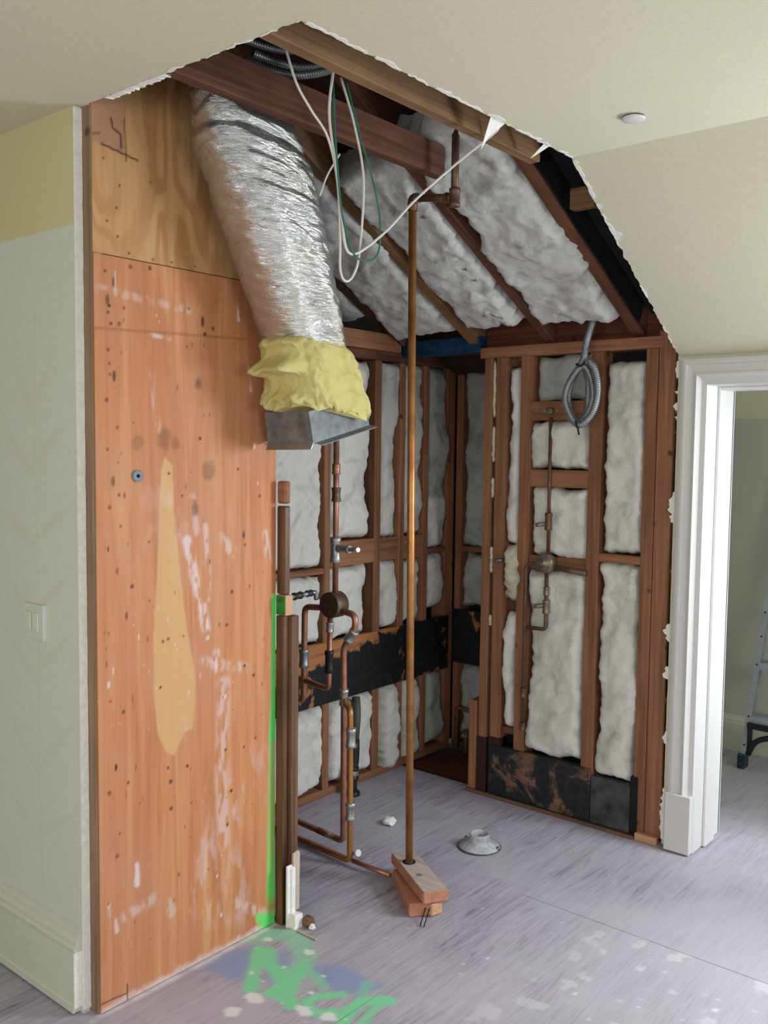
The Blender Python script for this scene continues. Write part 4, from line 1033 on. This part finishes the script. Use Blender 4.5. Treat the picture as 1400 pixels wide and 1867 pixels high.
# black drain hose beside the inner wall
t = thing('drain_pipe', 'black drain pipe with grey hose rising from the floor by the batts', 'pipe', (-2.735, 3.10, 0))
pipe('pipe', [(-2.735, 3.105, .0), (-2.735, 3.105, .1), (-2.735, 3.12, .17), (-2.74, 3.125, .25)], .022, 'blackpipe', t, .06)
pipe('hose', [(-2.74, 3.125, .245), (-2.745, 3.145, .36), (-2.775, 3.17, .43)], .019, 'greypipe', t, .08)
fitting('collar', (-2.735, 3.105, .07), (-2.735, 3.105, .13), .0265, 'blackpipe', t)
bm = bmesh.new(); lathe(bm, [(.0, 0), (.036, 0), (.036, .012), (.026, .022), (.02, .022)], -2.735, 3.105, 20); link('base', bm, M['blackpipe'], t)
bm = bmesh.new(); lathe(bm, [(.0268, .092), (.0272, .093), (.0272, .112), (.0268, .113)], -2.735, 3.105, 20); link('clamp', bm, M['solder'], t)

# plumbing on the right framed wall
Yq = 3.495
t = thing('wall_riser', 'thin copper riser with brass valve fixed in the middle bay of the framed wall', 'plumbing', (-1.98, Yq, .79))
pipe('upper_pipe', [(-1.985, Yq+.012, 1.715), (-1.976, Yq, 1.13)], .0078, 'copper_dark', t)
pipe('lower_pipe', [(-1.981, Yq, 1.06), (-1.979, Yq, .805), (-2.08, Yq+.005, .802)], .0085, 'copper_dark', t, .02)
de = fitting('drop_ear_elbow', (-1.986, YR-.004, 1.742), (-1.986, YR-.03, 1.742), .012, 'brass', t)
for xx in (-2.018, -1.958): pipe('ear_screw', [(xx, YR-.001, 1.744), (xx, YR-.012, 1.744)], .0075 if xx < -2 else .005, 'solder', de, seg=8)
tt = fitting('tee', (-1.978, Yq, 1.235), (-1.978, Yq, 1.31), .0145, 'bronze', t)
pipe('side_tap', [(-1.985, Yq-.005, 1.262), (-2.012, Yq-.045, 1.258)], .009, 'brass', tt)
bm = bmesh.new(); d = Vector((-.18, -1, .05)).normalized()
vp = [Vector((-1.981, Yq+.01, 1.093))+d*s for s in (0, .03, .033, .036, .05, .051)]; vr = [.043, .043, .039, .012, .01, .004]
tube(bm, vp, .03, 24, rf=lambda i: vr[i]); vb = link('valve_body', bm, M['brass'], t)
pipe('valve_stem', [(-1.99, Yq-.03, 1.096), (-1.965, Yq-.052, 1.102)], .004, 'brass', vb, seg=8)
pipe('side_pipe', [(-1.995, Yq, 1.083), (-2.083, Yq, 1.085), (-2.086, Yq+.005, .36)], .009, 'copper_dark', t, .03)
pipe('right_pipe', [(-1.965, Yq+.008, 1.078), (-1.80, Yq+.018, 1.063)], .0125, 'bronze', t)
fitting('coupling', (-1.98, Yq, .955), (-1.98, Yq, .99), .0125, 'brass', t); tt = fitting('tee', (-1.979, Yq, .875), (-1.979, Yq, .935), .0145, 'brass', t)
pipe('side_tap', [(-1.985, Yq, .91), (-2.025, Yq-.03, .905)], .0095, 'brass', tt)
fitting('coupling', (-2.086, Yq+.003, .49), (-2.086, Yq+.003, .53), .0125, 'copper_dark', t); fitting('end_cap', (-2.086, Yq+.005, .345), (-2.086, Yq+.005, .375), .0125, 'copper_dark', t)
t = thing('wall_stub_out', 'small chrome stub pipe poking from the narrow left gap', 'pipe', (-2.225, YR-.03, 1.07))
pipe('stub', [(-2.205, YR+.03, 1.085), (-2.235, YR-.03, 1.082)], .008, 'chrome', t); fitting('collar', (-2.226, YR-.014, 1.083), (-2.235, YR-.031, 1.082), .0105, 'chrome', t)
# niche pipes
t = thing('niche_pipes', 'small dusty pipes crossing low in the dark niche', 'pipe', (-2.7, 3.9, 0))
pipe('upper_pipe', [(-2.74, 3.93, .012), (-2.74, 3.93, .232), (-2.44, 3.90, .212)], .011, 'grey_x', t); pipe('lower_pipe', [(-2.68, 3.90, .10), (-2.44, 3.88, .09)], .010, 'grey_x', t)
pipe('standpipe', [(-2.66, 3.9, .012), (-2.66, 3.9, .13)], .012, 'greypipe', t)
fitting('coupling', (-2.675, 3.90, .0995), (-2.645, 3.897, .098), .0145, 'galv', t)
bm = bmesh.new(); box(bm, -2.8, -2.0, 3.565, 3.965, -.02, -.012); link('niche_board', bm, M['rim'], floor)

# ================================================================== CABLES AND CONDUIT
def cable(name, pts, r, mat, label, xs=None):
    bm = bmesh.new(); tube(bm, spline(pts, 9), r, 8); return tag(link(name, bm, M[mat]), label, 'cable')
cable('cable', [(-1.66, 1.80, 2.60), (-1.70, 1.814, 2.453), (-1.70, 1.841, 2.321), (-1.70, 1.866, 2.19), (-1.70, 1.880, 2.12), (-1.70, 1.904, 2.100), (-1.695, 1.949, 2.118), (-1.68, 2.035, 2.186), (-1.65, 2.12, 2.28), (-1.57, 2.21, 2.39), (-1.47, 2.24, 2.458), (-1.455, 2.243, 2.475)], .0038, 'cable', 'white cable looping down and up right to the torn ceiling edge')
cable('cable', [(-1.705, 1.66, 2.56), (-1.705, 1.70, 2.486), (-1.705, 1.753, 2.436), (-1.705, 1.815, 2.384), (-1.706, 1.854, 2.281), (-1.706, 1.866, 2.141), (-1.706, 1.868, 2.055), (-1.706, 1.888, 2.026), (-1.706, 1.92, 2.045), (-1.706, 1.945, 2.111), (-1.708, 1.962, 2.305), (-1.716, 1.933, 2.444), (-1.72, 1.88, 2.56)], .0034, 'cable', 'white cable making the lowest hanging loop right of the duct')
cable('ground_wire', [(-1.69, 1.81, 2.60), (-1.695, 1.826, 2.484), (-1.695, 1.833, 2.389), (-1.695, 1.847, 2.279), (-1.695, 1.866, 2.183), (-1.695, 1.906, 2.104), (-1.692, 1.961, 2.088), (-1.69, 2.007, 2.121), (-1.69, 2.012, 2.211), (-1.695, 1.986, 2.31), (-1.71, 1.944, 2.432), (-1.72, 1.9, 2.56)], .0026, 'greencable', 'thin green wire looping beside the hanging white cables')
cable('cable', [(-1.85, 2.02, 2.42), (-1.88, 2.0, 2.36), (-1.89, 1.98, 2.30)], .0028, 'cable', 'short white wire end behind the duct top')
def flexconduit(name, pts, r, parent=None, pitch=.0075, n=10):
    p = spline(pts, 40); L = [0]
    for a, b in zip(p, p[1:]): L.append(L[-1]+(b-a).length)
    m = int(L[-1]/pitch*3); q = []; j = 0
    for i in range(m+1):
        s = L[-1]*i/m
        while j < len(L)-2 and L[j+1] < s: j += 1
        q.append(p[j].lerp(p[j+1], (s-L[j])/max(1e-9, L[j+1]-L[j])))
    bm = bmesh.new(); tube(bm, q, r, n, rf=lambda i: r*(1.08 if i % 3 == 0 else .9)); return link(name, bm, M['galv'], parent)
t = thing('conduit_coil', 'grey steel flexible conduit coiled and hanging from the rafter on the right', 'conduit', (-1.79, 3.435, 1.67))
flexconduit('conduit', [(-1.735, 3.435, 2.20), (-1.745, 3.435, 2.15), (-1.785, 3.43, 2.02), (-1.80, 3.43, 1.945), (-1.845, 3.435, 1.87), (-1.865, 3.435, 1.80), (-1.855, 3.435, 1.735), (-1.815, 3.435, 1.69), (-1.775, 3.435, 1.73), (-1.755, 3.435, 1.80), (-1.77, 3.43, 1.88), (-1.80, 3.425, 1.915),
                        (-1.85, 3.42, 1.86), (-1.872, 3.42, 1.79), (-1.845, 3.42, 1.715), (-1.80, 3.42, 1.68), (-1.745, 3.42, 1.735), (-1.725, 3.415, 1.82), (-1.74, 3.415, 1.90), (-1.765, 3.415, 1.935)], .0145, t)
flexconduit('conduit', [(-1.805, 3.45, 1.93), (-1.785, 3.45, 1.85), (-1.785, 3.45, 1.77), (-1.80, 3.45, 1.70)], .0138, t)
pipe('tie_wire', [(-1.82, 3.408, 1.925), (-1.795, 3.405, 1.912), (-1.785, 3.412, 1.93)], .004, 'rubber', t); pipe('tie_wire', [(-1.815, 3.406, 1.695), (-1.80, 3.403, 1.66), (-1.80, 3.41, 1.64)], .004, 'rubber', t)
pipe('wire_tail', [(-1.765, 3.415, 1.935), (-1.755, 3.414, 1.96), (-1.78, 3.43, 2.0)], .0016, 'copper', t, seg=6)
for k, (dz, dy, lab) in enumerate(((0, 0, 'lowest steel conduit in the dark attic between the ceiling joists'), (.03, .03, 'middle steel conduit in the dark attic between the ceiling joists'), (.055, -.03, 'topmost steel conduit in the dark attic between the ceiling joists'))):
    o = flexconduit('attic_conduit', [(-1.90, 1.70+dy, 2.59+dz), (-1.88, 1.78+dy, 2.585+dz), (-1.83, 1.84+dy, 2.58+dz), (-1.72, 1.86+dy, 2.58+dz), (-1.60, 1.80+dy, 2.585+dz)], .011); tag(o, lab, 'conduit', 'attic conduits')

# ================================================================== FIXTURES
t = thing('smoke_detector', 'small round white cap on the flat ceiling', 'detector', (-1.105, 2.35, HC-.014))
bm = bmesh.new(); lathe(bm, [(.0, -.010), (.027, -.010), (.0305, -.008), (.031, -.004), (.0, -.004)], -1.105, 2.35, 28, HC); link('cover', bm, M['white'], t)
bm = bmesh.new(); lathe(bm, [(.0, -.004), (.028, -.004), (.028, 0), (.0, 0)], -1.105, 2.35, 28, HC); link('ring', bm, M['greypipe'], t)  # dark ring in place of the shadow above the cover
t = thing('light_switch', 'pale double rocker light switch on the green mural wall', 'switch', (-2.43, 1.385, 1.07))
bm = bmesh.new(); box(bm, -2.482, -2.378, 1.380, 1.39, 1.025, 1.125, .002); link('plate', bm, M['switch'], t)
for x in (-2.464, -2.425):
    bm = bmesh.new(); vs = box(bm, x, x+.028, 1.374, 1.380, 1.048, 1.102, .0015); link('rocker', bm, M['switch'], t)
bm = bmesh.new(); box(bm, -2.3775, -2.3745, 1.378, 1.39, 1.024, 1.126, .0008); link('edge_highlight', bm, M['white'], t)  # white strip painting the highlight on the plate's right edge

# ================================================================== LADDER IN THE NEXT ROOM
t = thing('stepladder', 'aluminium stepladder with black braced feet standing in the next room', 'ladder', (-1.26, 4.64, 0))
def rail(x0, x1, name='rail'):
    bm = bmesh.new(); z0, z1 = .07, 1.75; P = lambda x, y, z: bm.verts.new((x, y, z))
    def bar(ax, w_, oy, d_):
        vs = [P(x0+(x1-x0)*(z/1.75)+ax+dx, 4.64+.15*z+oy+dy, z) for z in (z0, z1) for dx, dy in ((0, 0), (w_, 0), (w_, d_), (0, d_))]
        for f in ((0, 1, 2, 3), (7, 6, 5, 4), (0, 4, 5, 1), (1, 5, 6, 2), (2, 6, 7, 3), (3, 7, 4, 0)): bm.faces.new([vs[i] for i in f])
    bar(0, .026, 0, .004); bar(0, .004, .004, .06); bar(0, .02, .064, .004)
    bmesh.ops.recalc_face_normals(bm, faces=bm.faces); return link(name, bm, M['alu'], t)
rail(-1.522, -1.40); rail(-.99, -1.1)
for x0, x1 in ((-1.522, -1.40), (-.99, -1.1)):
    for z in (.12, .262, .52, .66, .78):
        xx = x0+(x1-x0)*z/1.75+.012; pipe('rivet', [(xx, 4.64+.15*z-.003, z), (xx, 4.64+.15*z+.003, z)], .005, 'rubber', t, seg=8)
for k in range(6):
    z = .262+.265*k; xa = -1.522+.122*z/1.75; xb = -.99-.11*z/1.75; y = 4.64+.15*z
    bm = bmesh.new(); box(bm, xa+.005, xb+.02, y+.002, y+.075, z-.004, z+.004); box(bm, xa+.005, xb+.02, y-.001, y+.004, z-.032, z+.004); link('step', bm, M['alu'], t)
for s, x in ((1, -1.522), (-1, -.97)):
    bm = bmesh.new(); box(bm, x-.006, x+.032, 4.638, 4.70, 0, .075, .005); link('foot', bm, M['rubber_blue'], t)
    pipe('brace', [(x+.03*s+.01, 4.655, .075), (x+.06*s+.01, 4.665, .15), (x+.24*s, 4.675, .212)], .014, 'rubber', t, .12, 8)
    bm = bmesh.new(); xx = sorted((x+.026*s+.008, x+.046*s+.008)); box(bm, xx[0], xx[1], 4.655, 4.675, .075, .235); xx = sorted((x+.03*s, x+.24*s)); box(bm, xx[0], xx[1], 4.66, 4.68, .205, .232); link('corner_brace', bm, M['rubber'], t)
